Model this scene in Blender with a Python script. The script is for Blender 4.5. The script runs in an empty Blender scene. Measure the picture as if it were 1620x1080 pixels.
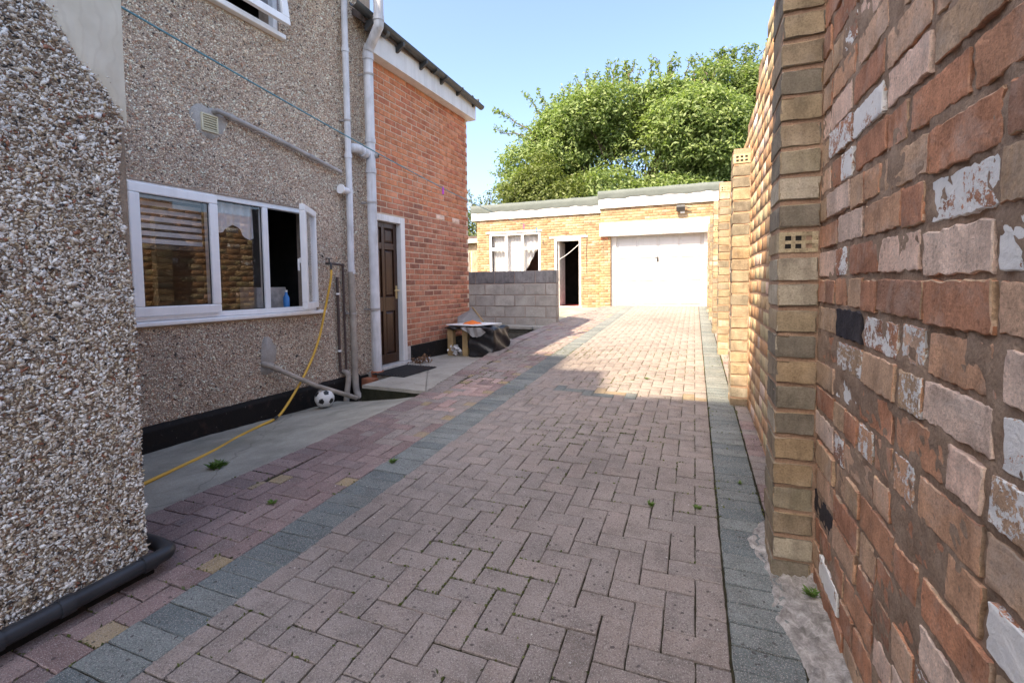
import bpy, math, random
import numpy as np
from math import sin, cos, radians, pi, sqrt, atan, atan2
from mathutils import Vector, Matrix

random.seed(11)
rng = np.random.default_rng(11)
scene = bpy.context.scene
COL = scene.collection

# ------------------------------------------------------------------ camera
FOCAL, PPX, PPY = 740.0, 810.0, 490.0
YAW, PITCH, ROLL, CAMZ = radians(21.3), radians(3.1), radians(0.65), 1.2
fw = Vector((-sin(YAW) * cos(PITCH), cos(YAW) * cos(PITCH), -sin(PITCH)))
rt = Vector((cos(YAW), sin(YAW), 0))
up = rt.cross(fw)
r2 = rt * cos(ROLL) - up * sin(ROLL)
u2 = up * cos(ROLL) + rt * sin(ROLL)
cam_d = bpy.data.cameras.new('camera')
cam = bpy.data.objects.new('camera', cam_d)
COL.objects.link(cam)
cam.matrix_world = Matrix(((r2.x, u2.x, -fw.x, 0), (r2.y, u2.y, -fw.y, 0), (r2.z, u2.z, -fw.z, CAMZ), (0, 0, 0, 1)))
cam_d.sensor_width = 36
cam_d.lens = FOCAL / 1620 * 36
cam_d.shift_y = -(540 - PPY) / 1620
cam_d.clip_start = 0.02
cam_d.clip_end = 2000
scene.camera = cam

# ------------------------------------------------------------------ sky and sun
SUN = Vector((0.38, 1.0, -1.22)).normalized()      # direction the light travels
elev = math.asin(-SUN.z)
world = bpy.data.worlds.new('World')
scene.world = world
world.use_nodes = True
wn = world.node_tree
sky = wn.nodes.new('ShaderNodeTexSky')
sky.sky_type = 'NISHITA'
sky.sun_disc = False
sky.sun_elevation = elev
sky.sun_rotation = atan2(-SUN.x, -SUN.y)
sky.air_density = 0.8
sky.dust_density = 3.4
sky.ozone_density = 1.0
bg = wn.nodes['Background']
wn.links.new(sky.outputs[0], bg.inputs[0])
bg.inputs[1].default_value = 0.15
sun_d = bpy.data.lights.new('sun', 'SUN')
sun_d.energy = 3.8
sun_d.angle = radians(0.53)
sun_d.color = (1.0, 0.82, 0.59)
sun = bpy.data.objects.new('sun', sun_d)
COL.objects.link(sun)
sun.rotation_euler = SUN.to_track_quat('-Z', 'Y').to_euler()

scene.view_settings.view_transform = 'Standard'
scene.view_settings.look = 'None'
scene.view_settings.gamma = 1
scene.view_settings.exposure = 1.76
scene.render.engine = 'CYCLES'
scene.cycles.use_denoising = True
scene.cycles.max_bounces = 9
scene.cycles.diffuse_bounces = 8
scene.cycles.transparent_max_bounces = 12

# ------------------------------------------------------------------ node helpers
class NT:
    def __init__(self, name):
        self.m = bpy.data.materials.new(name)
        self.m.use_nodes = True
        self.t = self.m.node_tree
        self.b = self.t.nodes['Principled BSDF']
        self.out = self.t.nodes['Material Output']

    def n(self, typ, **kw):
        nd = self.t.nodes.new(typ)
        for k, v in kw.items():
            setattr(nd, k, v)
        return nd

    def l(self, a, b):
        self.t.links.new(a, b)

    def put(self, sock, v):
        if isinstance(v, bpy.types.NodeSocket):
            self.l(v, sock)
        elif isinstance(v, (tuple, list)) and len(v) == 3 and sock.type == 'RGBA':
            sock.default_value = (*v, 1)
        else:
            sock.default_value = v

    def mix(self, f, a, b, mode='MIX'):
        nd = self.n('ShaderNodeMix', data_type='RGBA', blend_type=mode)
        self.put(nd.inputs[0], f)
        self.put(nd.inputs[6], a)
        self.put(nd.inputs[7], b)
        return nd.outputs[2]

    def math(self, op, a, b=0.0, c=0.0):
        nd = self.n('ShaderNodeMath', operation=op)
        self.put(nd.inputs[0], a)
        self.put(nd.inputs[1], b)
        self.put(nd.inputs[2], c)
        return nd.outputs[0]

    def rand(self):
        a = self.n('ShaderNodeObjectInfo').outputs['Random']
        b = self.n('ShaderNodeNewGeometry').outputs['Random Per Island']
        return self.math('FRACT', self.math('MULTIPLY_ADD', a, 7.31, b))

    def coord(self, off=None, scale=None, kind='Object'):
        v = self.n('ShaderNodeTexCoord').outputs[kind]
        if off is not None:
            nd = self.n('ShaderNodeVectorMath', operation='ADD')
            self.l(v, nd.inputs[0])
            self.l(self.math('MULTIPLY', off, 61.7), nd.inputs[1])
            v = nd.outputs[0]
        if scale is not None:
            nd = self.n('ShaderNodeVectorMath', operation='MULTIPLY')
            self.l(v, nd.inputs[0])
            nd.inputs[1].default_value = scale
            v = nd.outputs[0]
        return v

    def noise(self, v, s, d=4, r=0.55, dist=0.0):
        nd = self.n('ShaderNodeTexNoise')
        self.l(v, nd.inputs['Vector'])
        nd.inputs['Scale'].default_value = s
        nd.inputs['Detail'].default_value = d
        nd.inputs['Roughness'].default_value = r
        nd.inputs['Distortion'].default_value = dist
        return nd.outputs[0]

    def voro(self, v, s, feature='F1', out=0, rnd=1.0):
        nd = self.n('ShaderNodeTexVoronoi', feature=feature)
        self.l(v, nd.inputs['Vector'])
        nd.inputs['Scale'].default_value = s
        nd.inputs['Randomness'].default_value = rnd
        return nd.outputs[out]

    def ramp(self, f, stops, const=False):
        nd = self.n('ShaderNodeValToRGB')
        cr = nd.color_ramp
        if const:
            cr.interpolation = 'CONSTANT'
        while len(cr.elements) < len(stops):
            cr.elements.new(0.5)
        for e, (p, c) in zip(cr.elements, stops):
            e.position = p
            e.color = (*c, 1) if isinstance(c, (tuple, list)) else (c, c, c, 1)
        self.put(nd.inputs[0], f)
        return nd.outputs[0]

    def bump(self, h, s=0.3, d=0.01):
        nd = self.n('ShaderNodeBump')
        nd.inputs['Strength'].default_value = s
        nd.inputs['Distance'].default_value = d
        self.put(nd.inputs['Height'], h)
        self.l(nd.outputs[0], self.b.inputs['Normal'])

    def done(self, col, rough=0.8, metal=0.0, spec=None):
        self.put(self.b.inputs['Base Color'], col)
        self.put(self.b.inputs['Roughness'], rough)
        self.put(self.b.inputs['Metallic'], metal)
        if spec is not None:
            self.b.inputs['Specular IOR Level'].default_value = spec
        return self.m


def m_plain(name, col, rough=0.6, var=0.12, scale=6.0, metal=0.0, bump=0.0, bscale=60, spec=None, dirt=0.0):
    g = NT(name)
    v = g.coord()
    n = g.noise(v, scale, 5)
    f = g.ramp(n, [(0.3, 1 - var), (0.7, 1 + var)])
    c = g.mix(1.0, col, f, 'MULTIPLY')
    if dirt:
        st = g.noise(g.coord(None, (14, 14, 0.9)), 1.0, 6, 0.65)
        c = g.mix(g.ramp(st, [(0.48, 0.0), (0.72, dirt)]), c, (0.16, 0.14, 0.11))
        sp_ = g.noise(v, 3.5, 7, 0.7)
        c = g.mix(g.ramp(sp_, [(0.55, 0.0), (0.75, dirt * 0.7)]), c, (0.20, 0.18, 0.14))
    if bump:
        g.bump(g.noise(v, bscale, 4), bump, 0.005)
    return g.done(c, rough, metal, spec)


def m_brick(name, stops, paint=0.0, soot=0.25, pit=0.5, bloom=0.15, fine=1.0, bs=0.6):
    g = NT(name)
    r = g.rand()
    v = g.coord(r)
    base = g.ramp(r, stops, True)
    pos = g.n('ShaderNodeNewGeometry').outputs['Position']
    big = g.noise(pos, 1.1, 5, 0.62)
    n1 = g.noise(v, 9, 6, 0.6)
    c = g.mix(1.0, base, g.ramp(n1, [(0.25, 0.58), (0.5, 1.0), (0.78, 1.28)]), 'MULTIPLY')
    c = g.mix(1.0, c, g.ramp(big, [(0.3, 0.78), (0.7, 1.14)]), 'MULTIPLY')
    vst = g.noise(g.coord(r, (26, 26, 3.0)), 1.0, 5, 0.6)
    c = g.mix(1.0, c, g.ramp(vst, [(0.3, 0.80), (0.5, 1.0), (0.7, 1.14)]), 'MULTIPLY')
    gr = g.noise(v, 150 * fine, 4, 0.75)
    c = g.mix(1.0, c, g.ramp(gr, [(0.3, 0.70), (0.5, 1.0), (0.7, 1.22)]), 'MULTIPLY')
    vp = g.n('ShaderNodeTexVoronoi'); g.l(v, vp.inputs['Vector']); vp.inputs['Scale'].default_value = 55 * fine
    pg = g.ramp(vp.outputs[1], [(0.0, 0.0), (0.5, 0.0), (0.56, 1.0), (1.0, 1.0)])
    pits = g.math('LESS_THAN', vp.outputs[0], g.math('MULTIPLY', pg, 0.20))
    c = g.mix(g.math('MULTIPLY', pits, 0.28), c, (0.09, 0.055, 0.04))
    n2 = g.noise(v, 26, 8, 0.7, 0.6)
    c = g.mix(g.ramp(n2, [(0.55, 0.0), (0.75, soot)]), c, (0.075, 0.05, 0.04))
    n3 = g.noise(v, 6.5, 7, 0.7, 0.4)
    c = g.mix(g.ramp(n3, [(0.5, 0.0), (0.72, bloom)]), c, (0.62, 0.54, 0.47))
    n4 = g.noise(v, 240 * fine, 2)
    c = g.mix(g.ramp(n4, [(0.62, 0.0), (0.7, 0.35)]), c, (0.10, 0.07, 0.055))
    h = g.math('ADD', g.math('MULTIPLY', n2, 0.8), g.math('MULTIPLY', g.noise(v, 120 * fine, 4, 0.7), pit))
    if paint:
        p1 = g.noise(v, 11, 9, 0.62, 0.8)
        p2 = g.noise(v, 95, 5, 0.8)
        msk = g.math('ADD', p1, g.math('MULTIPLY', g.math('SUBTRACT', p2, 0.5), 0.75))
        msk = g.ramp(msk, [(1 - paint - 0.01, 0.0), (1 - paint + 0.01, 1.0)])
        c = g.mix(msk, c, g.mix(g.noise(v, 40), (0.76, 0.75, 0.72), (0.88, 0.87, 0.84)))
        h = g.math('ADD', h, g.math('MULTIPLY', msk, 0.7))
    h = g.math('ADD', h, g.math('MULTIPLY', pits, -0.6))
    h = g.math('ADD', h, g.math('MULTIPLY', n1, 1.2))
    g.bump(h, bs, 0.008)
    return g.done(c, 0.92, spec=0.2)


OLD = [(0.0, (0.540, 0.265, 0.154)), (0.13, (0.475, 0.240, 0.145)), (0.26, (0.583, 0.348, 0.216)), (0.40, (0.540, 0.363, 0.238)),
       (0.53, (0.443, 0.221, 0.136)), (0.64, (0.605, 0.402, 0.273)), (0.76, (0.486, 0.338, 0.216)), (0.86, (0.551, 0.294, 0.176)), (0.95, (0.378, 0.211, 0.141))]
MB_OLD = m_brick('old_brick', OLD, bloom=0.45)  # lime bloom, strengthened so the colour also carries flare and light on the wall
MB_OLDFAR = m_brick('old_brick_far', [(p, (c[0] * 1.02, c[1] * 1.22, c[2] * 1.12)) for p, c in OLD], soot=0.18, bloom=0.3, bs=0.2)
MB_PAINT = m_brick('old_brick_flaking_paint', OLD, paint=0.62)
MB_PAINT2 = m_brick('old_brick_paint_traces', OLD, paint=0.48)
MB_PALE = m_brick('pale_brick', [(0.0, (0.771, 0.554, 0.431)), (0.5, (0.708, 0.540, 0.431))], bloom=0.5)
MB_DARK = m_brick('dark_brick', [(0.0, (0.045, 0.042, 0.05)), (0.5, (0.05, 0.045, 0.05))], bloom=0.05)
MB_PIER = m_brick('pier_brick', [(0.0, (0.294, 0.249, 0.168)), (0.13, (0.233, 0.203, 0.153)), (0.26, (0.346, 0.271, 0.173)), (0.40, (0.207, 0.180, 0.138)), (0.52, (0.372, 0.271, 0.163)), (0.64, (0.285, 0.226, 0.158)), (0.76, (0.432, 0.379, 0.286)), (0.84, (0.311, 0.244, 0.163)), (0.93, (0.173, 0.149, 0.117))], soot=0.45, bloom=0.2, pit=0.4, bs=0.3)
MB_HOUSE = m_brick('orange_brick', [(0.0, (0.550, 0.215, 0.111)), (0.25, (0.594, 0.245, 0.126)), (0.5, (0.505, 0.186, 0.105)), (0.75, (0.624, 0.268, 0.149))], soot=0.12, bloom=0.12)
MB_HOUSE2 = m_brick('brown_brick', [(0.0, (0.461, 0.186, 0.111)), (0.25, (0.402, 0.171, 0.105)), (0.45, (0.521, 0.230, 0.141)), (0.65, (0.297, 0.133, 0.090)), (0.8, (0.475, 0.224, 0.141))], soot=0.25, bloom=0.1)
MB_BUFF = m_brick('buff_brick', [(0.0, (0.353, 0.254, 0.150)), (0.2, (0.314, 0.216, 0.120)), (0.45, (0.382, 0.288, 0.174)), (0.7, (0.294, 0.187, 0.108)), (0.85, (0.402, 0.302, 0.204))], soot=0.1, bloom=0.15, bs=0.2)


def m_mortar(name, c1, c2, sc=14, bump=0.6):
    g = NT(name)
    v = g.coord()
    n = g.noise(v, sc, 7, 0.65)
    c = g.mix(g.ramp(n, [(0.3, 0.0), (0.7, 1.0)]), c1, c2)
    n2 = g.noise(v, 130, 5, 0.7)
    c = g.mix(1.0, c, g.ramp(n2, [(0.3, 0.7), (0.7, 1.2)]), 'MULTIPLY')
    g.bump(n2, bump, 0.006)
    return g.done(c, 0.95, spec=0.15)


M_MORTAR = m_mortar('old_mortar', (0.252, 0.170, 0.117), (0.430, 0.320, 0.235))
M_MORTAR_PIER = m_mortar('pier_mortar', (0.380, 0.239, 0.161), (0.455, 0.321, 0.225))
M_MORTAR_LIGHT = m_mortar('pale_mortar', (0.594, 0.446, 0.324), (0.675, 0.540, 0.405))
M_MORTAR_BUFF = m_mortar('buff_mortar', (0.33, 0.245, 0.135), (0.38, 0.29, 0.17))


def m_paver(name, cols, dark=0.35):
    g = NT(name)
    r = g.rand()
    v = g.coord(r)
    c = g.ramp(r, [(i / len(cols), cc) for i, cc in enumerate(cols)], True)
    pos = g.n('ShaderNodeNewGeometry').outputs['Position']
    big = g.noise(pos, 0.8, 5, 0.62)
    n1 = g.noise(v, 7, 6, 0.65)
    c = g.mix(1.0, c, g.ramp(n1, [(0.28, 0.72), (0.5, 1.0), (0.75, 1.16)]), 'MULTIPLY')
    c = g.mix(1.0, c, g.ramp(big, [(0.3, 0.72), (0.5, 1.0), (0.7, 1.12)]), 'MULTIPLY')
    st_ = g.noise(pos, 3.2, 7, 0.7, 0.6)
    c = g.mix(g.ramp(st_, [(0.55, 0.0), (0.72, 0.45)]), c, (0.10, 0.09, 0.08))
    agg = g.voro(v, 190)
    c = g.mix(g.ramp(agg, [(0.18, 0.75), (0.36, 0.0)]), c, (0.50, 0.46, 0.44))
    n2 = g.noise(v, 170, 3, 0.75)
    c = g.mix(g.ramp(n2, [(0.53, 0.0), (0.62, dark + 0.2)]), c, (0.06, 0.052, 0.05))
    warp = g.n('ShaderNodeVectorMath', operation='ADD')
    g.l(v, warp.inputs[0])
    wsc = g.n('ShaderNodeVectorMath', operation='SCALE')
    nn_ = g.n('ShaderNodeTexNoise'); g.l(v, nn_.inputs['Vector']); nn_.inputs['Scale'].default_value = 60
    g.l(nn_.outputs[1], wsc.inputs[0]); wsc.inputs['Scale'].default_value = 0.012
    g.l(wsc.outputs[0], warp.inputs[1])
    vs = g.n('ShaderNodeTexVoronoi'); g.l(warp.outputs[0], vs.inputs['Vector']); vs.inputs['Scale'].default_value = 27
    gate = g.ramp(vs.outputs[1], [(0.0, 0.0), (0.42, 0.0), (0.47, 1.0), (1.0, 1.0)])
    size = g.math('MULTIPLY_ADD', gate, 0.16, 0.0)
    spot = g.math('LESS_THAN', vs.outputs[0], size)
    c = g.mix(g.math('MULTIPLY', spot, 0.72), c, (0.055, 0.048, 0.047))
    wh = g.n('ShaderNodeTexVoronoi'); g.l(warp.outputs[0], wh.inputs['Vector']); wh.inputs['Scale'].default_value = 16
    gw_ = g.ramp(wh.outputs[1], [(0.0, 0.0), (0.6, 0.0), (0.64, 1.0), (1.0, 1.0)])
    c = g.mix(g.math('MULTIPLY', g.math('LESS_THAN', wh.outputs[0], g.math('MULTIPLY', gw_, 0.055)), 0.8), c, (0.66, 0.64, 0.6))
    moss = g.noise(v, 5.0, 6, 0.7, 0.5)
    c = g.mix(g.ramp(moss, [(0.6, 0.0), (0.8, 0.35)]), c, (0.10, 0.095, 0.07))
    g.bump(g.math('ADD', n2, g.math('MULTIPLY', agg, -0.6)), 0.7, 0.005)
    return g.done(c, 0.9, spec=0.25)


MP_PINK = m_paver('pink_paver', [(0.272, 0.236, 0.215), (0.285, 0.246, 0.224), (0.262, 0.229, 0.210), (0.280, 0.240, 0.217), (0.290, 0.244, 0.219)])
MP_RED = m_paver('red_paver', [(0.235, 0.165, 0.155), (0.265, 0.19, 0.178), (0.225, 0.17, 0.163), (0.285, 0.21, 0.195)])
MP_SALMON = m_paver('salmon_paver', [(0.395, 0.268, 0.240), (0.424, 0.301, 0.268)])
MP_GREY = m_paver('grey_paver', [(0.162, 0.185, 0.181), (0.196, 0.219, 0.211), (0.142, 0.168, 0.169)], 0.45)
MP_BUFF = m_paver('buff_paver', [(0.340, 0.261, 0.150), (0.315, 0.248, 0.160)], 0.3)


def m_ground(name, c1, c2, c3, s=3.0):
    g = NT(name)
    v = g.coord()
    n = g.noise(v, s, 8, 0.65, 0.3)
    c = g.mix(g.ramp(n, [(0.32, 0.0), (0.68, 1.0)]), c1, c2)
    n2 = g.noise(v, s * 0.45, 5, 0.6)
    c = g.mix(g.ramp(n2, [(0.52, 0.0), (0.72, 0.75)]), c, c3)
    n3 = g.noise(v, 150, 4, 0.7)
    c = g.mix(1.0, c, g.ramp(n3, [(0.3, 0.75), (0.7, 1.2)]), 'MULTIPLY')
    wv = g.n('ShaderNodeVectorMath', operation='ADD'); g.l(v, wv.inputs[0])
    wn2 = g.n('ShaderNodeTexNoise'); g.l(v, wn2.inputs['Vector']); wn2.inputs['Scale'].default_value = 5; wn2.inputs['Detail'].default_value = 5
    ws2 = g.n('ShaderNodeVectorMath', operation='SCALE'); g.l(wn2.outputs[1], ws2.inputs[0]); ws2.inputs['Scale'].default_value = 0.22
    g.l(ws2.outputs[0], wv.inputs[1])
    cr = g.voro(wv.outputs[0], 0.8, 'DISTANCE_TO_EDGE')
    c = g.mix(g.ramp(cr, [(0.001, 0.4), (0.005, 0.0)]), c, (0.06, 0.055, 0.05))
    g.bump(g.math('ADD', n3, g.math('MULTIPLY', n, 1.5)), 0.35, 0.006)
    return g.done(c, 0.9, spec=0.25)


M_CONC = m_ground('weathered_concrete', (0.250, 0.244, 0.208), (0.425, 0.406, 0.350), (0.175, 0.181, 0.143))
M_CONC2 = m_ground('landing_concrete', (0.290, 0.273, 0.237), (0.407, 0.383, 0.338), (0.213, 0.211, 0.173))
M_PATIO = m_ground('patio_concrete', (0.288, 0.280, 0.200), (0.368, 0.344, 0.264), (0.240, 0.240, 0.144), 2.0)
M_RUBBLE = m_ground('rough_haunching', (0.17, 0.155, 0.14), (0.50, 0.47, 0.44), (0.09, 0.085, 0.07), 26.0)
M_STONE = m_ground('mossy_stone', (0.085, 0.083, 0.07), (0.17, 0.16, 0.135), (0.06, 0.065, 0.04), 6.0)
M_SLABTOP = m_ground('stone_ledge', (0.26, 0.25, 0.22), (0.37, 0.355, 0.32), (0.15, 0.145, 0.12), 5.0)
M_EARTH = m_mortar('joint_sand', (0.022, 0.019, 0.013), (0.06, 0.056, 0.032), 8)
M_SOIL = m_mortar('soil', (0.07, 0.06, 0.04), (0.11, 0.12, 0.06), 1.5)


def m_block():
    g = NT('grey_concrete_block')
    r = g.rand()
    v = g.coord(r)
    c = g.ramp(r, [(0, (0.345, 0.325, 0.295)), (0.33, (0.39, 0.37, 0.335)), (0.66, (0.365, 0.345, 0.315))], True)
    n = g.noise(v, 5, 7, 0.65)
    c = g.mix(1.0, c, g.ramp(n, [(0.3, 0.72), (0.7, 1.15)]), 'MULTIPLY')
    n2 = g.noise(v, 120, 4, 0.7)
    c = g.mix(1.0, c, g.ramp(n2, [(0.3, 0.72), (0.7, 1.2)]), 'MULTIPLY')
    g.bump(n2, 0.5, 0.006)
    return g.done(c, 0.95, spec=0.15)


M_BLOCK = m_block()
M_BLOCK_DARK = m_brick('sooty_concrete_block', [(0, (0.165, 0.160, 0.165)), (0.5, (0.209, 0.204, 0.204))], soot=0.7, bloom=0.1)
M_MORTAR_BLOCK = m_mortar('pink_block_mortar', (0.288, 0.210, 0.174), (0.360, 0.276, 0.234))


def m_pebble(name, stops):
    g = NT(name)
    r = g.n('ShaderNodeNewGeometry').outputs['Random Per Island']
    c = g.ramp(r, stops, True)
    v = g.coord()
    n = g.noise(v, 300, 3)
    c = g.mix(1.0, c, g.ramp(n, [(0.3, 0.75), (0.7, 1.15)]), 'MULTIPLY')
    n2 = g.noise(v, 3.0, 5)
    c = g.mix(1.0, c, g.ramp(n2, [(0.3, 0.86), (0.7, 1.08)]), 'MULTIPLY')
    return g.done(c, 0.55, spec=0.4)


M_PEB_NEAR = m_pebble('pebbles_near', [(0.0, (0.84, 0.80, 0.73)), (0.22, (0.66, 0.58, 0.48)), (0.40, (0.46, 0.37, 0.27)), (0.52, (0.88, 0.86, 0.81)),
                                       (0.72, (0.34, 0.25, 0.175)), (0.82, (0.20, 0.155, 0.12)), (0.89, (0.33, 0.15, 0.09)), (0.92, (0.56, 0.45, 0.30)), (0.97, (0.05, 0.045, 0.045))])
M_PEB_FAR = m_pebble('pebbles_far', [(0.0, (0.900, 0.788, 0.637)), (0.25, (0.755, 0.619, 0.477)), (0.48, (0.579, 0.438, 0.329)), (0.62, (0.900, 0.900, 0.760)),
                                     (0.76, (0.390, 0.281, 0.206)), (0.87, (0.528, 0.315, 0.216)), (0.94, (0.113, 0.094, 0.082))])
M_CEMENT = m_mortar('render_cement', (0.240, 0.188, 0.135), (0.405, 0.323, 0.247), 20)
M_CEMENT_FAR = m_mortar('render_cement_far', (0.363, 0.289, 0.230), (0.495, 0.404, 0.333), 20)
M_PATCH = m_mortar('cement_patch', (0.324, 0.306, 0.282), (0.456, 0.432, 0.402), 9, 0.25)


def m_trowel():
    g = NT('trowelled_cream_render')
    v = g.coord()
    w = g.n('ShaderNodeTexWave', wave_type='BANDS', bands_direction='Y')
    g.l(v, w.inputs['Vector'])
    w.inputs['Scale'].default_value = 7
    w.inputs['Distortion'].default_value = 6
    w.inputs['Detail'].default_value = 3
    w.inputs['Detail Scale'].default_value = 1.2
    n = g.noise(v, 10, 6)
    c = g.mix(g.ramp(n, [(0.3, 0.0), (0.7, 1.0)]), (0.60, 0.545, 0.43), (0.70, 0.645, 0.53))
    c = g.mix(g.ramp(w.outputs[1], [(0.86, 0.0), (0.97, 0.16)]), c, (0.46, 0.39, 0.30))
    g.bump(w.outputs[1], 0.12, 0.01)
    return g.done(c, 0.9, spec=0.2)


M_TROWEL = m_trowel()
M_UPVC = m_plain('white_upvc', (0.84, 0.85, 0.86), 0.35, 0.04, 4, dirt=0.12)
M_WHITE = m_plain('white_paint', (0.72, 0.715, 0.70), 0.55, 0.06, 3, bump=0.1, dirt=0.22)
M_WHITE_OLD = m_plain('weathered_white_paint', (0.64, 0.61, 0.57), 0.65, 0.22, 9, bump=0.2)
M_GARAGE = m_plain('white_steel_door', (0.52, 0.525, 0.53), 0.4, 0.03, 2, dirt=0.12)
M_PIPE = m_plain('grey_white_pipe', (0.60, 0.61, 0.64), 0.45, 0.16, 5, dirt=0.45)
M_PIPE_DIRTY = m_plain('stained_pipe', (0.34, 0.30, 0.255), 0.7, 0.35, 7)
M_PIPE_GREY = m_plain('grey_waste_pipe', (0.33, 0.31, 0.295), 0.6, 0.25, 8)
M_COPPER = m_plain('dark_old_pipe', (0.075, 0.05, 0.045), 0.6, 0.3, 10)
M_BLACKPIPE = m_plain('black_plastic_pipe', (0.028, 0.031, 0.037), 0.42, 0.3, 8)
M_GUTTER = m_plain('black_gutter', (0.06, 0.065, 0.066), 0.45, 0.3, 4)
M_CLAY = m_plain('clay_socket', (0.34, 0.13, 0.07), 0.8, 0.3, 12)
M_RUBBER = m_plain('rubber_mat', (0.022, 0.023, 0.025), 0.7, 0.25, 10)
M_HOSE = m_plain('yellow_hose', (0.62, 0.37, 0.045), 0.42, 0.15, 6)
M_TAPE = m_plain('black_tape', (0.02, 0.02, 0.02), 0.5)
M_BRASS = m_plain('brass', (0.62, 0.47, 0.24), 0.35, 0.1, 8, metal=0.7)
M_IRON = m_plain('dark_iron', (0.05, 0.05, 0.05), 0.5, 0.2)
M_WOOD = m_plain('timber', (0.30, 0.21, 0.10), 0.8, 0.3, 7, bump=0.3)
M_WOOD_PALE = m_plain('pale_timber', (0.50, 0.42, 0.30), 0.8, 0.2, 7)
M_BOARD = m_plain('white_board', (0.76, 0.77, 0.77), 0.5, 0.05)
M_ORANGE = m_plain('orange_cloth', (0.80, 0.19, 0.025), 0.8, 0.15, 30)
M_BAG = m_plain('black_plastic_sheet', (0.011, 0.011, 0.013), 0.42, 0.3, 8, bump=0.8, bscale=22)
M_SHEET = m_plain('grey_plastic_sheet', (0.24, 0.235, 0.235), 0.35, 0.25, 10, bump=0.6, bscale=18)
M_FOIL = m_plain('pale_plastic_scrap', (0.55, 0.55, 0.56), 0.4, 0.2)
M_DEAD = m_plain('dry_leaves', (0.16, 0.09, 0.05), 0.85, 0.5, 40)
M_ROOM = m_plain('dark_room', (0.07, 0.062, 0.055), 0.9, 0.3)
M_NET = m_plain('net_curtain', (0.74, 0.74, 0.75), 0.9, 0.1, 20)
M_LINE = m_plain('teal_line', (0.10, 0.26, 0.32), 0.6, 0.1)
M_BALLW = m_plain('white_leather', (0.72, 0.72, 0.70), 0.45, 0.06, 20)
M_BALLB = m_plain('black_leather', (0.012, 0.012, 0.012), 0.4, 0.05)
M_PURPLE = m_plain('purple_plastic', (0.50, 0.05, 0.48), 0.4)
M_PINKP = m_plain('pink_plastic', (0.72, 0.12, 0.22), 0.4)
M_BLUEP = m_plain('blue_plastic', (0.06, 0.25, 0.62), 0.35)
M_VENT = m_plain('cream_vent', (0.56, 0.52, 0.37), 0.5, 0.08)
M_HOLE = m_plain('hole_dark', (0.02, 0.017, 0.015), 0.95)
M_REDFLOOR = m_plain('red_floor', (0.30, 0.06, 0.06), 0.6, 0.2)
M_PINKSILL = m_plain('pink_sill', (0.66, 0.50, 0.50), 0.7, 0.15)
M_SILLC = m_plain('painted_sill', (0.48, 0.45, 0.42), 0.8, 0.3, 14, bump=0.3)
M_TILE = m_plain('roof_tile', (0.10, 0.075, 0.065), 0.8, 0.3, 5)


def m_felt():
    g = NT('roofing_felt')
    v = g.coord()
    n = g.noise(v, 2.2, 6, 0.6)
    c = g.mix(n, (0.075, 0.092, 0.086), (0.14, 0.158, 0.15))
    n3 = g.noise(v, 220, 3)
    c = g.mix(1.0, c, g.ramp(n3, [(0.3, 0.8), (0.7, 1.2)]), 'MULTIPLY')
    g.bump(g.noise(v, 9, 5), 0.6, 0.02)
    return g.done(c, 0.85)


M_FELT = m_felt()


def m_bitumen():
    g = NT('black_bitumen_paint')
    v = g.coord()
    n = g.noise(v, 7, 8, 0.7, 0.4)
    c = g.mix(g.ramp(n, [(0.56, 0.0), (0.72, 0.7)]), (0.010, 0.009, 0.009), (0.075, 0.045, 0.035))
    n2 = g.noise(v, 34, 4)
    c = g.mix(g.ramp(n2, [(0.68, 0.0), (0.74, 0.55)]), c, (0.22, 0.2, 0.19))
    g.bump(g.noise(v, 60, 5, 0.7), 0.5, 0.008)
    return g.done(c, 0.75, spec=0.25)


M_BITUMEN = m_bitumen()


def m_door():
    g = NT('brown_varnished_wood')
    v = g.coord(None, (9, 9, 0.9))
    n = g.noise(v, 9, 6, 0.6, 1.2)
    c = g.mix(g.ramp(n, [(0.3, 0.0), (0.7, 1.0)]), (0.026, 0.012, 0.007), (0.068, 0.032, 0.018))
    return g.done(c, 0.33)


M_DOOR = m_door()


def m_glass(name='window_glass', tint=0.9, frost=0.0):
    g = NT(name)
    g.t.nodes.remove(g.b)
    tr = g.n('ShaderNodeBsdfTransparent')
    tr.inputs[0].default_value = (tint, tint, tint, 1)
    gl = g.n('ShaderNodeBsdfGlossy')
    gl.inputs['Roughness'].default_value = 0.015 + frost
    gl.inputs['Color'].default_value = (1, 1, 1, 1)
    fr = g.n('ShaderNodeFresnel')
    bf = g.n('ShaderNodeNewGeometry').outputs['Backfacing']
    g.l(g.math('MULTIPLY_ADD', bf, 1 / 1.5 - 1.5, 1.5), fr.inputs[0])   # same reflectance from both sides of the pane
    mx = g.n('ShaderNodeMixShader')
    g.l(fr.outputs[0], mx.inputs[0])
    g.l(tr.outputs[0], mx.inputs[1])
    g.l(gl.outputs[0], mx.inputs[2])
    g.l(mx.outputs[0], g.out.inputs[0])
    return g.m


M_GLASS = m_glass()


def m_leaf(name, cols, trans=0.45):
    g = NT(name)
    r = g.n('ShaderNodeNewGeometry').outputs['Random Per Island']
    c = g.ramp(r, [(i / (len(cols) - 1), cc) for i, cc in enumerate(cols)])
    d = g.n('ShaderNodeBsdfTranslucent')
    g.l(g.mix(1.0, c, (1.0, 1.1, 0.55), 'MULTIPLY'), d.inputs[0])
    g.done(c, 0.5, spec=0.35)
    mx = g.n('ShaderNodeMixShader')
    mx.inputs[0].default_value = trans
    g.l(g.b.outputs[0], mx.inputs[1])
    g.l(d.outputs[0], mx.inputs[2])
    g.l(mx.outputs[0], g.out.inputs[0])
    return g.m


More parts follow.
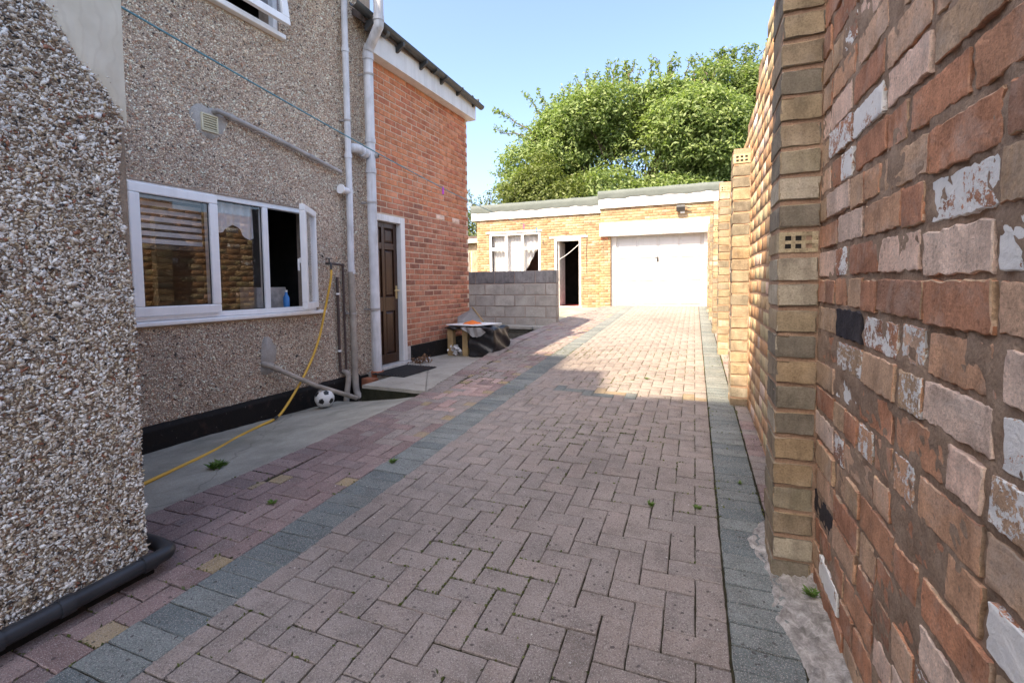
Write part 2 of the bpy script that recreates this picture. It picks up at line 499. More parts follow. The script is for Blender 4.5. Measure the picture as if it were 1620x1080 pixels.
M_LEAF = m_leaf('cherry_leaves', [(0.134, 0.194, 0.062), (0.204, 0.277, 0.095), (0.298, 0.359, 0.147)])
M_LEAF2 = m_leaf('yellow_green_leaves', [(0.10, 0.135, 0.035), (0.15, 0.185, 0.055), (0.19, 0.22, 0.075)])
M_LEAF3 = m_leaf('dark_leaves', [(0.112, 0.173, 0.060), (0.180, 0.240, 0.090), (0.255, 0.315, 0.135)])
M_WEED = m_leaf('weed_leaves', [(0.072, 0.152, 0.032), (0.128, 0.224, 0.048), (0.192, 0.256, 0.072)], 0.25)
M_MOSS = m_leaf('joint_moss', [(0.06, 0.08, 0.02), (0.10, 0.12, 0.03), (0.15, 0.16, 0.05)], 0.2)
M_BARK = m_plain('bark', (0.11, 0.085, 0.065), 0.9, 0.3, 10, bump=0.5)

# ------------------------------------------------------------------ mesh helpers
def link(o, parent=None):
    COL.objects.link(o)
    if parent is not None:
        o.parent = parent
    return o


def tag(o, label=None, cat=None, group=None, kind=None):
    if label: o['label'] = label
    if cat: o['category'] = cat
    if group: o['group'] = group
    if kind: o['kind'] = kind
    return o


def empty(name, loc=(0, 0, 0), rz=0.0, parent=None):
    o = bpy.data.objects.new(name, None)
    o.empty_display_size = 0.1
    o.location = loc
    o.rotation_euler = (0, 0, rz)
    return link(o, parent)


def mesh_np(name, V, F, mats, mi=None, smooth=False, sharp=0):
    """V (n,3) float array, F list of faces or (m,k) int array."""
    me = bpy.data.meshes.new(name)
    V = np.asarray(V, dtype=np.float32)
    if isinstance(F, np.ndarray):
        m, k = F.shape
        me.vertices.add(len(V))
        me.vertices.foreach_set('co', V.ravel())
        me.loops.add(m * k)
        me.loops.foreach_set('vertex_index', F.astype(np.int32).ravel())
        me.polygons.add(m)
        me.polygons.foreach_set('loop_start', np.arange(0, m * k, k, dtype=np.int32))
        me.polygons.foreach_set('loop_total', np.full(m, k, dtype=np.int32))
    else:
        me.from_pydata([tuple(v) for v in V], [], F)
    if not isinstance(mats, (list, tuple)):
        mats = [mats]
    for m_ in mats:
        me.materials.append(m_)
    if mi is not None:
        me.polygons.foreach_set('material_index', np.asarray(mi, dtype=np.int32))
    if smooth:
        me.polygons.foreach_set('use_smooth', np.ones(len(me.polygons), dtype=bool))
    me.update()
    me.validate()
    if smooth and sharp:
        me.set_sharp_from_angle(angle=radians(sharp))
    return me


class MB:
    def __init__(self):
        self.V = []; self.F = []; self.MI = []; self.mats = []

    def slot(self, m):
        if m is None: return 0
        if m not in self.mats: self.mats.append(m)
        return self.mats.index(m)

    def add(self, V, F, m=None):
        b = len(self.V)
        self.V += [tuple(v) for v in V]
        self.F += [tuple(i + b for i in f) for f in F]
        self.MI += [self.slot(m)] * len(F)
        return self

    def box(self, x0, x1, y0, y1, z0, z1, m=None, rot=None, skip=()):
        V = [(x0, y0, z0), (x1, y0, z0), (x1, y1, z0), (x0, y1, z0), (x0, y0, z1), (x1, y0, z1), (x1, y1, z1), (x0, y1, z1)]
        if rot is not None:
            c = Vector(((x0 + x1) / 2, (y0 + y1) / 2, (z0 + z1) / 2))
            V = [tuple(c + rot @ (Vector(v) - c)) for v in V]
        F = [(0, 3, 2, 1), (4, 5, 6, 7), (0, 1, 5, 4), (1, 2, 6, 5), (2, 3, 7, 6), (3, 0, 4, 7)]
        return self.add(V, [f for i, f in enumerate(F) if i not in skip], m)

    def tube(self, pts, r, seg=12, m=None, cap=True):
        pts = [Vector(p) for p in pts]
        n = len(pts)
        rs = r if isinstance(r, (list, tuple)) else [r] * n
        V, F = [], []
        prev = None
        for i, p in enumerate(pts):
            t = (pts[min(i + 1, n - 1)] - pts[max(i - 1, 0)]).normalized()
            if prev is None:
                a = Vector((0, 0, 1)) if abs(t.z) < 0.9 else Vector((1, 0, 0))
                u = t.cross(a).normalized()
            else:
                u = (prev - t * prev.dot(t)).normalized()
            prev = u
            w = t.cross(u)
            for k in range(seg):
                a = 2 * pi * k / seg
                V.append(p + (u * cos(a) + w * sin(a)) * rs[i])
        for i in range(n - 1):
            for k in range(seg):
                k2 = (k + 1) % seg
                F.append((i * seg + k, i * seg + k2, (i + 1) * seg + k2, (i + 1) * seg + k))
        if cap:
            F.append(tuple(range(seg - 1, -1, -1)))
            F.append(tuple((n - 1) * seg + k for k in range(seg)))
        return self.add(V, F, m)

    def prism(self, poly, axis, a0, a1, m=None):
        """poly: 2D points in the two other axes (in cyclic order); extruded along axis."""
        def P(p, a):
            return {0: (a, p[0], p[1]), 1: (p[0], a, p[1]), 2: (p[0], p[1], a)}[axis]
        n = len(poly)
        V = [P(p, a0) for p in poly] + [P(p, a1) for p in poly]
        F = [tuple(range(n)), tuple(range(2 * n - 1, n - 1, -1))]
        F += [(i, i + n, (i + 1) % n + n, (i + 1) % n) for i in range(n)]
        return self.add(V, F, m)

    def sphere(self, c, r, m=None, nu=14, nv=9, sc=(1, 1, 1)):
        V, F = [], []
        for j in range(nv + 1):
            th = pi * j / nv
            for i in range(nu):
                ph = 2 * pi * i / nu
                V.append((c[0] + r * sc[0] * sin(th) * cos(ph), c[1] + r * sc[1] * sin(th) * sin(ph), c[2] + r * sc[2] * cos(th)))
        for j in range(nv):
            for i in range(nu):
                i2 = (i + 1) % nu
                F.append((j * nu + i, (j + 1) * nu + i, (j + 1) * nu + i2, j * nu + i2))
        return self.add(V, F, m)

    def build(self, name, mats=None, parent=None, smooth=False, bevel=0.0, seg=2):
        ml = self.mats if self.mats else ([mats] if not isinstance(mats, list) else mats)
        me = mesh_np(name, self.V, self.F, ml, self.MI if self.mats else None)
        if smooth:
            me.polygons.foreach_set('use_smooth', np.ones(len(me.polygons), dtype=bool))
            try:
                me.set_sharp_from_angle(angle=radians(40))
            except Exception:
                pass
        o = link(bpy.data.objects.new(name, me), parent)
        if bevel:
            b = o.modifiers.new('bevel', 'BEVEL')
            b.width = bevel
            b.segments = seg
            b.limit_method = 'ANGLE'
        return o


def smooth_path(pts, n=8):
    """Catmull-Rom through the points."""
    P = [Vector(p) for p in pts]
    P = [P[0] * 2 - P[1]] + P + [P[-1] * 2 - P[-2]]
    out = []
    for i in range(1, len(P) - 2):
        for k in range(n):
            t = k / n
            a, b, c, d = P[i - 1], P[i], P[i + 1], P[i + 2]
            out.append(0.5 * ((2 * b) + (c - a) * t + (2 * a - 5 * b + 4 * c - d) * t * t + (3 * b - a - 3 * c + d) * t ** 3))
    out.append(P[-2])
    return out


def merge_tpl(tpls, items):
    """tpls: list of (V, F); items: list of (tpl index, 4x4 Matrix, material index). Faces all quads."""
    VV, FF, MI = [], [], []
    b = 0
    for ti, M, mi in items:
        V, F = tpls[ti]
        A = np.array(M)
        VV.append(V @ A[:3, :3].T + A[:3, 3])
        FF.append(F + b)
        MI.append(np.full(len(F), mi))
        b += len(V)
    return np.concatenate(VV), np.concatenate(FF), np.concatenate(MI)


def wall_holes(a0, a1, z0, z1, holes, thick, frame, mat_=None):
    """Slab with rectangular holes in a local (a, d, z) frame; frame(a, d, z) -> xyz. Front face at d=0, back at d=-thick."""
    A = sorted(set([a0, a1] + [h[0] for h in holes] + [h[1] for h in holes]))
    Z = sorted(set([z0, z1] + [h[2] for h in holes] + [h[3] for h in holes]))
    A = [a for a in A if a0 <= a <= a1]
    Z = [z for z in Z if z0 <= z <= z1]
    V, F = [], []
    def q(ps):
        b = len(V)
        V.extend(frame(*p) for p in ps)
        F.append((b, b + 1, b + 2, b + 3))
    def inhole(a, z):
        return any(h[0] < a < h[1] and h[2] < z < h[3] for h in holes)
    for i in range(len(A) - 1):
        for j in range(len(Z) - 1):
            if inhole((A[i] + A[i + 1]) / 2, (Z[j] + Z[j + 1]) / 2):
                continue
            for d in (0, -thick):
                q([(A[i], d, Z[j]), (A[i + 1], d, Z[j]), (A[i + 1], d, Z[j + 1]), (A[i], d, Z[j + 1])])
    for h in list(holes) + [(a0, a1, z0, z1)]:
        q([(h[0], 0, h[2]), (h[1], 0, h[2]), (h[1], -thick, h[2]), (h[0], -thick, h[2])])
        q([(h[0], 0, h[3]), (h[1], 0, h[3]), (h[1], -thick, h[3]), (h[0], -thick, h[3])])
        q([(h[0], 0, h[2]), (h[0], 0, h[3]), (h[0], -thick, h[3]), (h[0], -thick, h[2])])
        q([(h[1], 0, h[2]), (h[1], 0, h[3]), (h[1], -thick, h[3]), (h[1], -thick, h[2])])
    return V, F


def rough_slab(L, W, H, r, nx, ny, jit, seed, dome=0.0):
    """A block with a gridded, slightly uneven front and worn edges. Local x = length, y = outward, z = up; the front at y=0, back at y=-W."""
    g = np.random.default_rng(seed)
    xs = np.concatenate([[-L / 2], np.linspace(-L / 2 + r, L / 2 - r, nx), [L / 2]])
    zs = np.concatenate([[-H / 2], np.linspace(-H / 2 + r, H / 2 - r, ny), [H / 2]])
    nX, nZ = len(xs), len(zs)
    V = []
    ox = g.normal(0, jit, nZ); ox2 = g.normal(0, jit, nZ); oz = g.normal(0, jit, nX); oz2 = g.normal(0, jit, nX)
    for j, z in enumerate(zs):
        for i, x in enumerate(xs):
            ex = i in (0, nX - 1); ez = j in (0, nZ - 1)
            y = -r * (0.8 if (ex or ez) else 0) - (r * 0.9 if (ex and ez) else 0)
            y += g.normal(0, jit * 0.4) - (dome * ((2 * x / L) ** 2 + (2 * z / H) ** 2))
            tx = (x / L + 0.5); tz = (z / H + 0.5)
            xx = x + ox[j] * (1 - tx) + ox2[j] * tx
            zz = z + oz[i] * (1 - tz) + oz2[i] * tz
            if ex and ez:
                xx *= 1 - 0.5 * r / L * 2; zz *= 1 - 0.5 * r / H * 2
            V.append((xx, y, zz))
    F = []
    idx = lambda i, j: j * nX + i
    for j in range(nZ - 1):
        for i in range(nX - 1):
            F.append((idx(i, j), idx(i, j + 1), idx(i + 1, j + 1), idx(i + 1, j)))
    ring = [idx(i, 0) for i in range(nX)] + [idx(nX - 1, j) for j in range(1, nZ)] + [idx(i, nZ - 1) for i in range(nX - 2, -1, -1)] + [idx(0, j) for j in range(nZ - 2, 0, -1)]
    b = len(V)
    for k in ring:
        V.append((V[k][0], -W, V[k][2]))
    n = len(ring)
    for k in range(n):
        k2 = (k + 1) % n
        F.append((ring[k], ring[k2], b + k2, b + k))
    return np.array(V), np.array(F)


def frameM(o, A, Nn, Z):
    return Matrix(((A[0], Nn[0], Z[0], o[0]), (A[1], Nn[1], Z[1], o[1]), (A[2], Nn[2], Z[2], o[2]), (0, 0, 0, 1)))


def tpl_mesh(name, tpl, mat_, smooth=True):
    return mesh_np(name, tpl[0], tpl[1], mat_, smooth=smooth, sharp=24)


_mesh_cache = {}


def piece(name, key, tpl, mat_, M, parent):
    k = (key, mat_.name)
    if k not in _mesh_cache:
        _mesh_cache[k] = tpl_mesh(name, tpl, mat_)
    o = bpy.data.objects.new(name, _mesh_cache[k])
    o.parent = parent
    o.matrix_basis = M
    COL.objects.link(o)
    return o

# ================================================================== SETTING
SLOPE = 0.04
def gz(y): return SLOPE * y

# house frame: local x = outward from the wall, local y = along the wall, z = up
HA = radians(2.5)
HN = Vector((cos(HA), -sin(HA), 0)); HD = Vector((sin(HA), cos(HA), 0))
HOFF = -3.8
HORG = HN * HOFF
def hw(o, s, z=0.0):
    p = HORG + HN * o + HD * s
    return (p.x, p.y, z)

# wide ground sheet to the horizon
g = MB()
g.add([(-600, -600, -0.35), (600, -600, -0.35), (600, 900, -0.35), (-600, 900, -0.35)], [(0, 1, 2, 3)])
tag(g.build('ground', M_SOIL), 'wide rough ground around the yard', 'ground', kind='structure')

# ------------------------------------------------------------------ driveway
EDGE = [(-1.2, -2.62), (1.5, -2.56), (2.5, -2.49), (3.9, -2.46), (5.4, -2.62), (7.0, -2.82), (10.8, -2.78), (13.7, -2.45)]
def edgeX(y):
    for (a, b), (c, d) in zip(EDGE, EDGE[1:]):
        if y <= c:
            return b + (d - b) * (y - a) / (c - a)
    return EDGE[-1][1]

YEND = 13.78
V, F = [], []
ys = np.linspace(-1.0, YEND, 60)
for i, y in enumerate(ys):
    V += [(edgeX(y), y, gz(y) - 0.008), (0.43, y, gz(y) - 0.008), (edgeX(y), y, gz(y) - 0.30)]
for i in range(len(ys) - 1):
    a = i * 3
    F += [(a, a + 1, a + 4, a + 3), (a + 2, a, a + 3, a + 5)]
drive = link(bpy.data.objects.new('driveway', mesh_np('driveway', V, F, M_EARTH)))
tag(drive, 'long block paved driveway running up to the garage', 'driveway', kind='structure')

P = 0.099
tilt = Matrix.Rotation(atan(SLOPE), 4, 'X')
ptpl = {}
for kind, L, W in (('full', 2 * P, P), ('half', P, P)):
    for v in range(6):
        Vp, Fp = rough_slab(L - 0.0042, 0.05, W - 0.0042, 0.003, 8 if kind == 'full' else 5, 5, 0.0007, 100 + v + (50 if kind == 'half' else 0))
        Vp = np.stack([Vp[:, 0], -Vp[:, 2], Vp[:, 1]], 1)
        ptpl[(kind, v)] = (Vp, Fp)
def simple_paver(L, W):
    a, b, c = L / 2 - 0.0021, W / 2 - 0.0021, 0.003
    V = [(-a, -b, -0.03), (a, -b, -0.03), (a, b, -0.03), (-a, b, -0.03), (-a, -b, -c), (a, -b, -c), (a, b, -c), (-a, b, -c),
         (-a + c, -b + c, 0), (a - c, -b + c, 0), (a - c, b - c, 0), (-a + c, b - c, 0)]
    F = [(8, 9, 10, 11)]
    for r in (0, 4):
        F += [(r + i, r + (i + 1) % 4, r + 4 + (i + 1) % 4, r + 4 + i) for i in range(4)]
    return np.array(V), np.array(F)
stpl = [simple_paver(2 * P, P), simple_paver(P, P)]

pav = []       # (x, y, kind, rot90, material)
XR = 0.112     # left edge of right grey band
X0 = XR - 8 * P
Y0 = 1.26
xl_band, xr_band = -1.80, -1.552
def cellmat(x, y, left):
    if left:
        return MP_RED if y < 2.6 else (MP_SALMON if (3.4 < y < 4.6 and random.random() < 0.6) else (MP_RED if random.random() < 0.35 else MP_PINK))
    if 4.30 < y < 4.42:
        return (MP_BUFF if -0.95 < x < -0.55 or x > -0.1 else MP_PINK) if x > -0.95 else (MP_GREY if x > -1.3 else MP_PINK)
    if 4.20 < y < 4.30 and x < -0.5 and x > -1.2:
        return MP_GREY
    return MP_PINK
nj = int((YEND - Y0) / P) + 1
done = set()
for left in (False, True):
    i0, i1 = (-9, 7) if not left else (-22, -12)
    xoff = X0 if not left else (xl_band - (-11) * P)
    for j in range(-14, nj):
        for i in range(i0, i1 + 1):
            m = (i - j) % 4
            x = xoff + i * P; y = Y0 + j * P
            if y + P > YEND: continue
            if left and x + P * 0.5 < edgeX(y) + 0.19: continue
            def ok(ii, jj):
                xx = xoff + ii * P; yy = Y0 + jj * P
                return i0 <= ii <= i1 and yy + P <= YEND and not (left and xx + P * 0.5 < edgeX(yy) + 0.19)
            if m == 0:
                if ok(i + 1, j): pav.append((x + P, y + P / 2, 'full', 0, cellmat(x, y, left)))
                else: pav.append((x + P / 2, y + P / 2, 'half', 0, MP_BUFF if (left and random.random() < 0.6) else cellmat(x, y, left)))
            elif m == 1:
                if not ok(i - 1, j): pav.append((x + P / 2, y + P / 2, 'half', 0, MP_BUFF if (left and random.random() < 0.45) else cellmat(x, y, left)))
            elif m == 3:
                if ok(i, j + 1): pav.append((x + P / 2, y + P, 'full', 1, cellmat(x, y, left)))
                else: pav.append((x + P / 2, y + P / 2, 'half', 0, cellmat(x, y, left)))
            elif m == 2:
                if not ok(i, j - 1): pav.append((x + P / 2, y + P / 2, 'half', 0, cellmat(x, y, left)))
for j in range(-14, nj):
    y = Y0 + (j + 0.5) * P
    if y + P / 2 > YEND: continue
    pav.append(((xl_band + xr_band) / 2 - 0.004, y + 0.03, 'band', 0, MP_GREY))
    if not (1.62 < y < 2.02 and random.random() < 0.0):
        pav.append((XR + 0.104, y + 0.01, 'full', 0, MP_GREY))
    if y > 2.3:
        pav.append((XR + 0.26, y + 0.04, 'half', 0, MP_PINK if random.random() < 0.7 else MP_RED))
    if y > 1.2:
        pav.append((edgeX(y) + 0.1, y - 0.02, 'edge', 0, MP_RED if y < 3.2 else (MP_PINK if random.random() < 0.7 else MP_RED)))
for v in range(6):
    Vp, Fp = rough_slab(0.242, 0.05, P - 0.0042, 0.003, 9, 5, 0.0007, 190 + v)
    ptpl[('band', v)] = (np.stack([Vp[:, 0], -Vp[:, 2], Vp[:, 1]], 1), Fp)
    ptpl[('edge', v)] = ptpl[('full', v)]
stpl += [simple_paver(0.247, P), simple_paver(2 * P, P)]
sidx = {'full': 0, 'half': 1, 'band': 2, 'edge': 3}
camv = Vector((0, 0, CAMZ))
def in_view(p, marg=0.06):
    d = Vector(p) - camv
    z = d.dot(fw)
    if z < 0.05: return False
    x = (PPX + FOCAL * d.dot(r2) / z) / 1620; y = (PPY - FOCAL * d.dot(u2) / z) / 1080
    return -marg < x < 1 + marg and -marg < y < 1 + marg
def pv_key(p):
    x, y = p[0], p[1]
    if not in_view((x, y, gz(y)), 0.03) or (x < -2.0 and y < 1.1):
        return 1e3 + y
    return x * x * 0.2 + y * y
pav.sort(key=pv_key)
PM = [MP_PINK, MP_RED, MP_SALMON, MP_GREY, MP_BUFF]
items = []
for k, (x, y, kind, rot, mt) in enumerate(pav):
    zz = gz(y) + random.gauss(0, 0.0013) + (0.003 if kind == 'edge' else 0.0)
    M = Matrix.Translation((x + random.gauss(0, 0.0007), y + random.gauss(0, 0.0007), zz)) @ tilt @ \
        Matrix.Rotation((pi / 2 if rot else 0) + (pi if random.random() < 0.5 else 0) + random.gauss(0, 0.006), 4, 'Z') @ \
        Matrix.Rotation(random.gauss(0, 0.007), 4, 'X') @ Matrix.Rotation(random.gauss(0, 0.006), 4, 'Y')
    if k < 300:
        v = random.randrange(6)
        piece('paver', (kind, v), ptpl[(kind, v)], mt, M, drive)
    else:
        items.append((sidx[kind], M, PM.index(mt)))
V, F, MI = merge_tpl(stpl, items)
tag(link(bpy.data.objects.new('paver_field', mesh_np('paver_field', V, F, PM, MI)), drive), kind='stuff')

# rough haunching strip at the foot of the wall
V, F = [], []
nx, ny = 14, 150
ys = np.linspace(-0.8, 2.75, ny)
for iy, y in enumerate(ys):
    x0 = 0.265 + 0.03 * sin(y * 5.1) + 0.02 * sin(y * 13 + 1) + rng.normal(0, 0.004)
    if y > 2.2: x0 += (y - 2.2) * 0.25
    for ix in range(nx):
        t = ix / (nx - 1)
        x = x0 + (0.425 - x0) * t
        z = gz(y) + (-0.012 if ix == 0 else 0.004 + 0.02 * t * t) + rng.normal(0, 0.006)
        V.append((x, y, z))
for iy in range(ny - 1):
    for ix in range(nx - 1):
        a = iy * nx + ix
        F.append((a, a + 1, a + nx + 1, a + nx))
tag(link(bpy.data.objects.new('concrete_haunching', mesh_np('concrete_haunching', V, F, M_RUBBLE, smooth=True))),
    'rough crumbling concrete strip along the foot of the tall brick wall', 'concrete', kind='structure')

# lower concrete path between the pebbledash wall and the pavers
V, F = [], []
ss = np.linspace(0.2, 3.8, 46)
no = 14
for s in ss:
    for k in range(no):
        t = k / (no - 1)
        y_edge = s
        xe = edgeX(s - 0.05) + 0.01
        # local outward distance of paver edge
        oe = (Vector((xe, s - 0.05, 0)) - HORG).dot(HN)
        o = 0.0 + (oe) * t
        w = hw(o, s)
        z0 = 0.012 if s < 2.4 else 0.012 - 0.05 * (s - 2.4) / 1.4
        ze = gz(w[1]) - 0.002 - 0.03 * max(0, (s - 3.3) / 0.5)
        z = z0 + (ze - z0) * (t ** 1.4) + rng.normal(0, 0.0012)
        V.append((w[0], w[1], z))
for i in range(len(ss) - 1):
    for k in range(no - 1):
        a = i * no + k
        F.append((a, a + 1, a + no + 1, a + no))
tag(link(bpy.data.objects.new('concrete_path', mesh_np('concrete_path', V, F, M_CONC, smooth=True))),
    'damp grey concrete path along the pebbledash wall', 'path', kind='structure')

# raised landing in front of the door, level, with a notch for the gully
LZ = 0.17
land = MB()
def lp(o, s): w = hw(o, s); return (w[0], w[1])
YB = 5.8
poly = [lp(0.40, 3.80), lp(1.22, 3.80)]
for y in np.linspace(3.9, YB, 6):
    poly.append((edgeX(y) + 0.015, y))
hs_ = (Vector((lp(0.0, YB)[0], YB, 0)) - HORG).dot(HD)
poly += [lp(0.0, hs_), lp(0.0, 4.32), lp(0.40, 4.32)]
poly2 = [(lp(0.0, hs_)[0], YB)]
for y in np.linspace(YB, 9.3, 8):
    poly2.append((edgeX(y) + 0.015, y))
poly2 += [lp(-2.2, 9.5), lp(-2.2, 6.88), lp(0.0, 6.88)]
def landz(y): return LZ - 0.002 - 0.125 * max(0, (y - YB) / 3.5)
for pl in (poly, poly2):
    n = len(pl)
    land.add([(p[0], p[1], landz(p[1])) for p in pl] + [(p[0], p[1], -0.2) for p in pl],
             [tuple(range(n))] + [(i, i + n, (i + 1) % n + n, (i + 1) % n) for i in range(n)])
M_RISER = m_mortar('dark_mossy_riser', (0.010, 0.011, 0.007), (0.035, 0.036, 0.022), 9)
lr = MB(); a, b = lp(0.39, 3.792), lp(1.26, 3.792); c, d = lp(1.26, 3.80), lp(0.39, 3.80)
lr.add([(*p, -0.15) for p in (a, b, c, d)] + [(*p, LZ - 0.035) for p in (a, b, c, d)], [(0, 1, 5, 4), (1, 2, 6, 5), (2, 3, 7, 6), (3, 0, 4, 7), (4, 5, 6, 7)])
tag(lr.build('step_riser', M_RISER), 'dark damp step edge below the door landing', 'step', kind='structure')
tag(land.build('door_landing', M_CONC2), 'pale concrete landing outside the brown door', 'landing', kind='structure')
# gully floor
gf = MB()
a, b, c, d = hw(0, 3.55), hw(0.40, 3.78), hw(0.40, 4.35), hw(0, 4.35)
gf.add([(a[0], a[1], -0.06), (b[0], b[1], -0.06), (c[0], c[1], -0.12), (d[0], d[1], -0.12)], [(0, 1, 2, 3)])
tag(gf.build('gully_floor', M_BITUMEN), 'dark sunken gully at the feet of the drainpipes', 'gully', kind='structure')

# raised patio in front of the flat roofed outbuilding
pt = MB()
PZ = 0.50
poly = [(-7.6, 9.45), (-2.72, 9.22), (-2.72, 10.8), (-2.5, 13.2), (-2.28, 13.75), (-7.6, 13.75)]
n = len(poly)
zs_ = [0.315, 0.315, 0.40, PZ, PZ, PZ]
pt.add([(p[0], p[1], z) for p, z in zip(poly, zs_)] + [(p[0], p[1], -0.2) for p in poly],
       [tuple(range(n))] + [(i, i + n, (i + 1) % n + n, (i + 1) % n) for i in range(n)])
tag(pt.build('patio', M_PATIO), 'raised concrete patio outside the buff brick outbuilding', 'patio', kind='structure')

# ================================================================== RIGHT HAND BRICK WALL
WX = 0.42          # brick face
CH = 0.0957        # course height
def wall_top(y):
    if y < 1.96: return 2.46
    if y < 3.3: return 2.86
    return max(2.86 - 0.30 * (y - 3.3), 2.47 + 0.012 * max(0, y - 5.0))
wall = empty('boundary_wall', (0.55, 6.0, 0.0))
tag(wall, 'tall old red brick wall with projecting piers along the driveway', 'wall', kind='thing')
WI = Matrix.Translation((-0.55, -6.0, 0.0))
# mortar body (front a little behind the brick faces, uneven near the camera)
V, F = [], []
yy = np.concatenate([np.arange(-1.4, 2.5, 0.014), np.arange(2.5, 13.72, 0.11), [13.72]])
zz_ = np.arange(-0.4, 2.90, 0.014)
zf = np.arange(-0.4, 2.90, 0.0957)
def noise2(shape, ks, seed):
    r_ = np.random.default_rng(seed)
    out = np.zeros(shape)
    for k, amp in ks:
        h_, w_ = shape[0] // k + 3, shape[1] // k + 3
        gsm = r_.normal(0, 1, (h_, w_))
        yi = np.arange(shape[0]) / k; xi = np.arange(shape[1]) / k
        y0 = yi.astype(int); x0 = xi.astype(int)
        fy = (yi - y0)[:, None]; fx = (xi - x0)[None, :]
        fy = fy * fy * (3 - 2 * fy); fx = fx * fx * (3 - 2 * fx)
        out += amp * ((gsm[y0][:, x0] * (1 - fx) + gsm[y0][:, x0 + 1] * fx) * (1 - fy) + (gsm[y0 + 1][:, x0] * (1 - fx) + gsm[y0 + 1][:, x0 + 1] * fx) * fy)
    return out
yn = np.arange(-1.4, 2.51, 0.014)
D = noise2((len(zz_), len(yn)), [(16, 0.0020), (5, 0.0030), (2, 0.0024), (1, 0.0014)], 5)
X = WX + 0.0042 - np.clip(D, -0.009, 0.0042)
GY, GZ = np.meshgrid(yn, zz_)
Vn = np.stack([X.ravel(), GY.ravel(), GZ.ravel()], 1)
GZ = np.where((GY < 1.96) & (GZ > 2.45), 2.45, GZ)
Vn = np.stack([X.ravel(), GY.ravel(), GZ.ravel()], 1)
nz_, ny_ = X.shape
ii, jj = np.meshgrid(np.arange(ny_ - 1), np.arange(nz_ - 1))
a = (jj * ny_ + ii).ravel()
Fn = np.stack([a, a + ny_, a + ny_ + 1, a + 1], 1)
mo = link(bpy.data.objects.new('mortar', mesh_np('mortar', Vn, Fn, M_MORTAR, smooth=True)), wall)
mo.matrix_basis = WI
mb = MB()
mb.box(WX + 0.03, WX + 0.23, -1.4, 1.96, -0.4, 2.44); mb.box(WX + 0.03, WX + 0.23, 1.9605, 2.5, -0.4, 2.84)
ylist = [2.5, 3.3, 3.9, 4.6, 5.4, 13.62]
for y0_, y1_ in zip(ylist, ylist[1:]):
    mb.box(WX + 0.0022, WX + 0.23, y0_ + 0.0005, y1_ - 0.0005, -0.4, wall_top((y0_ + y1_) / 2 if y1_ < 6 else 9.0) - 0.03)
core = mb.build('wall_core', M_MORTAR_PIER, wall)
core.matrix_basis = WI

def brick_tpls(L, H, base, T=0.05, r=0.008, nx=9, nz=5, jit=0.0013, dome=0.0015, n=6):
    return [rough_slab(L, T, H, r, nx, nz, jit, base + k, dome) for k in range(n)]
BT = {'s': brick_tpls(0.226, 0.082, 300, r=0.0022, nx=16, nz=7, jit=0.0016, dome=0.0), 'h': brick_tpls(0.106, 0.082, 330, r=0.0022, nx=8, nz=7, jit=0.0016, dome=0.0)}
def simple_brick(L, H, T=0.03, c=0.0012):
    a, b = L / 2, H / 2
    V = [(-a, -T, -b), (a, -T, -b), (a, -T, b), (-a, -T, b), (-a, -c, -b), (a, -c, -b), (a, -c, b), (-a, -c, b), (-a + c, 0, -b + c), (a - c, 0, -b + c), (a - c, 0, b - c), (-a + c, 0, b - c)]
    F = [(8, 11, 10, 9)]
    for r in (0, 4):
        F += [(r + i, r + 4 + i, r + 4 + (i + 1) % 4, r + (i + 1) % 4) for i in range(4)]
    return np.array(V), np.array(F)
PIERS = [(1.975, 2.20, 3.2, 1), (4.27, 4.50, 2.30, 0), (6.60, 6.83, 2.49, 0), (8.55, 8.78, 2.565, 0), (10.55, 10.78, 2.60, 0), (12.2, 12.43, 2.62, 0)]
white_spots = [(0.973, 1.353, 2), (0.86, 1.255, 2), (1.589, 1.621, 2), (1.66, 1.536, 2), (1.644, 0.897, 2), (0.80, 0.976, 2), (0.83, 0.682, 2), (1.683, 0.967, 1),
               (1.703, 0.183, 2), (1.325, 1.256, 3), (1.302, 1.075, 1), (1.182, 0.983, 1), (1.579, 1.064, 4), (1.73, 0.707, 1), (1.36, 1.88, 1), (1.50, 0.80, 1), (1.75, 0.40, 4),
               (1.80, 1.26, 3), (1.20, 1.06, 1), (1.86, 1.65, 1), (1.62, 1.256, 1), (1.03, 0.12, 2), (1.45, 1.97, 3), (1.71, 1.75, 3)]
wb = []
ncourse = int((2.86 + 0.12) / CH) + 1
for k in range(-4, 32):
    zc = 1.16 + (k - 12) * CH
    y = -1.4 + (0.12 if k % 2 else 0.0) + random.uniform(-0.02, 0.02)
    c = 0
    while y < 13.6:
        hd = random.random() < (0.30 if (k % 4) else 0.62)
        ln = 0.121 if hd else 0.242
        yc = y + ln / 2
        y += ln
        if zc + CH / 2 > wall_top(yc) + 0.03 or zc < -0.25: continue
        if zc + CH / 2 < gz(yc) - 0.04: continue
        wb.append((yc, zc, 'h' if hd else 's'))
def wb_key(b):
    p = (WX, b[0], b[1])
    return (b[0] - 0.3) ** 2 + 0.25 * (b[1] - 1.2) ** 2 if in_view(p, 0.10) else 1e3 + abs(b[0])
wb.sort(key=wb_key)
btS = [simple_brick(0.222, 0.079), simple_brick(0.103, 0.079)]
items = []
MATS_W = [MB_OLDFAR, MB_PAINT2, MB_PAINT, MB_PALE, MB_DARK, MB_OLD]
spot_of = {}
for sy, sz, sm in white_spots:
    best = min(range(len(wb)), key=lambda i: abs(wb[i][0] - sy) + 1.6 * abs(wb[i][1] - sz) if i not in spot_of else 9)
    spot_of[best] = sm
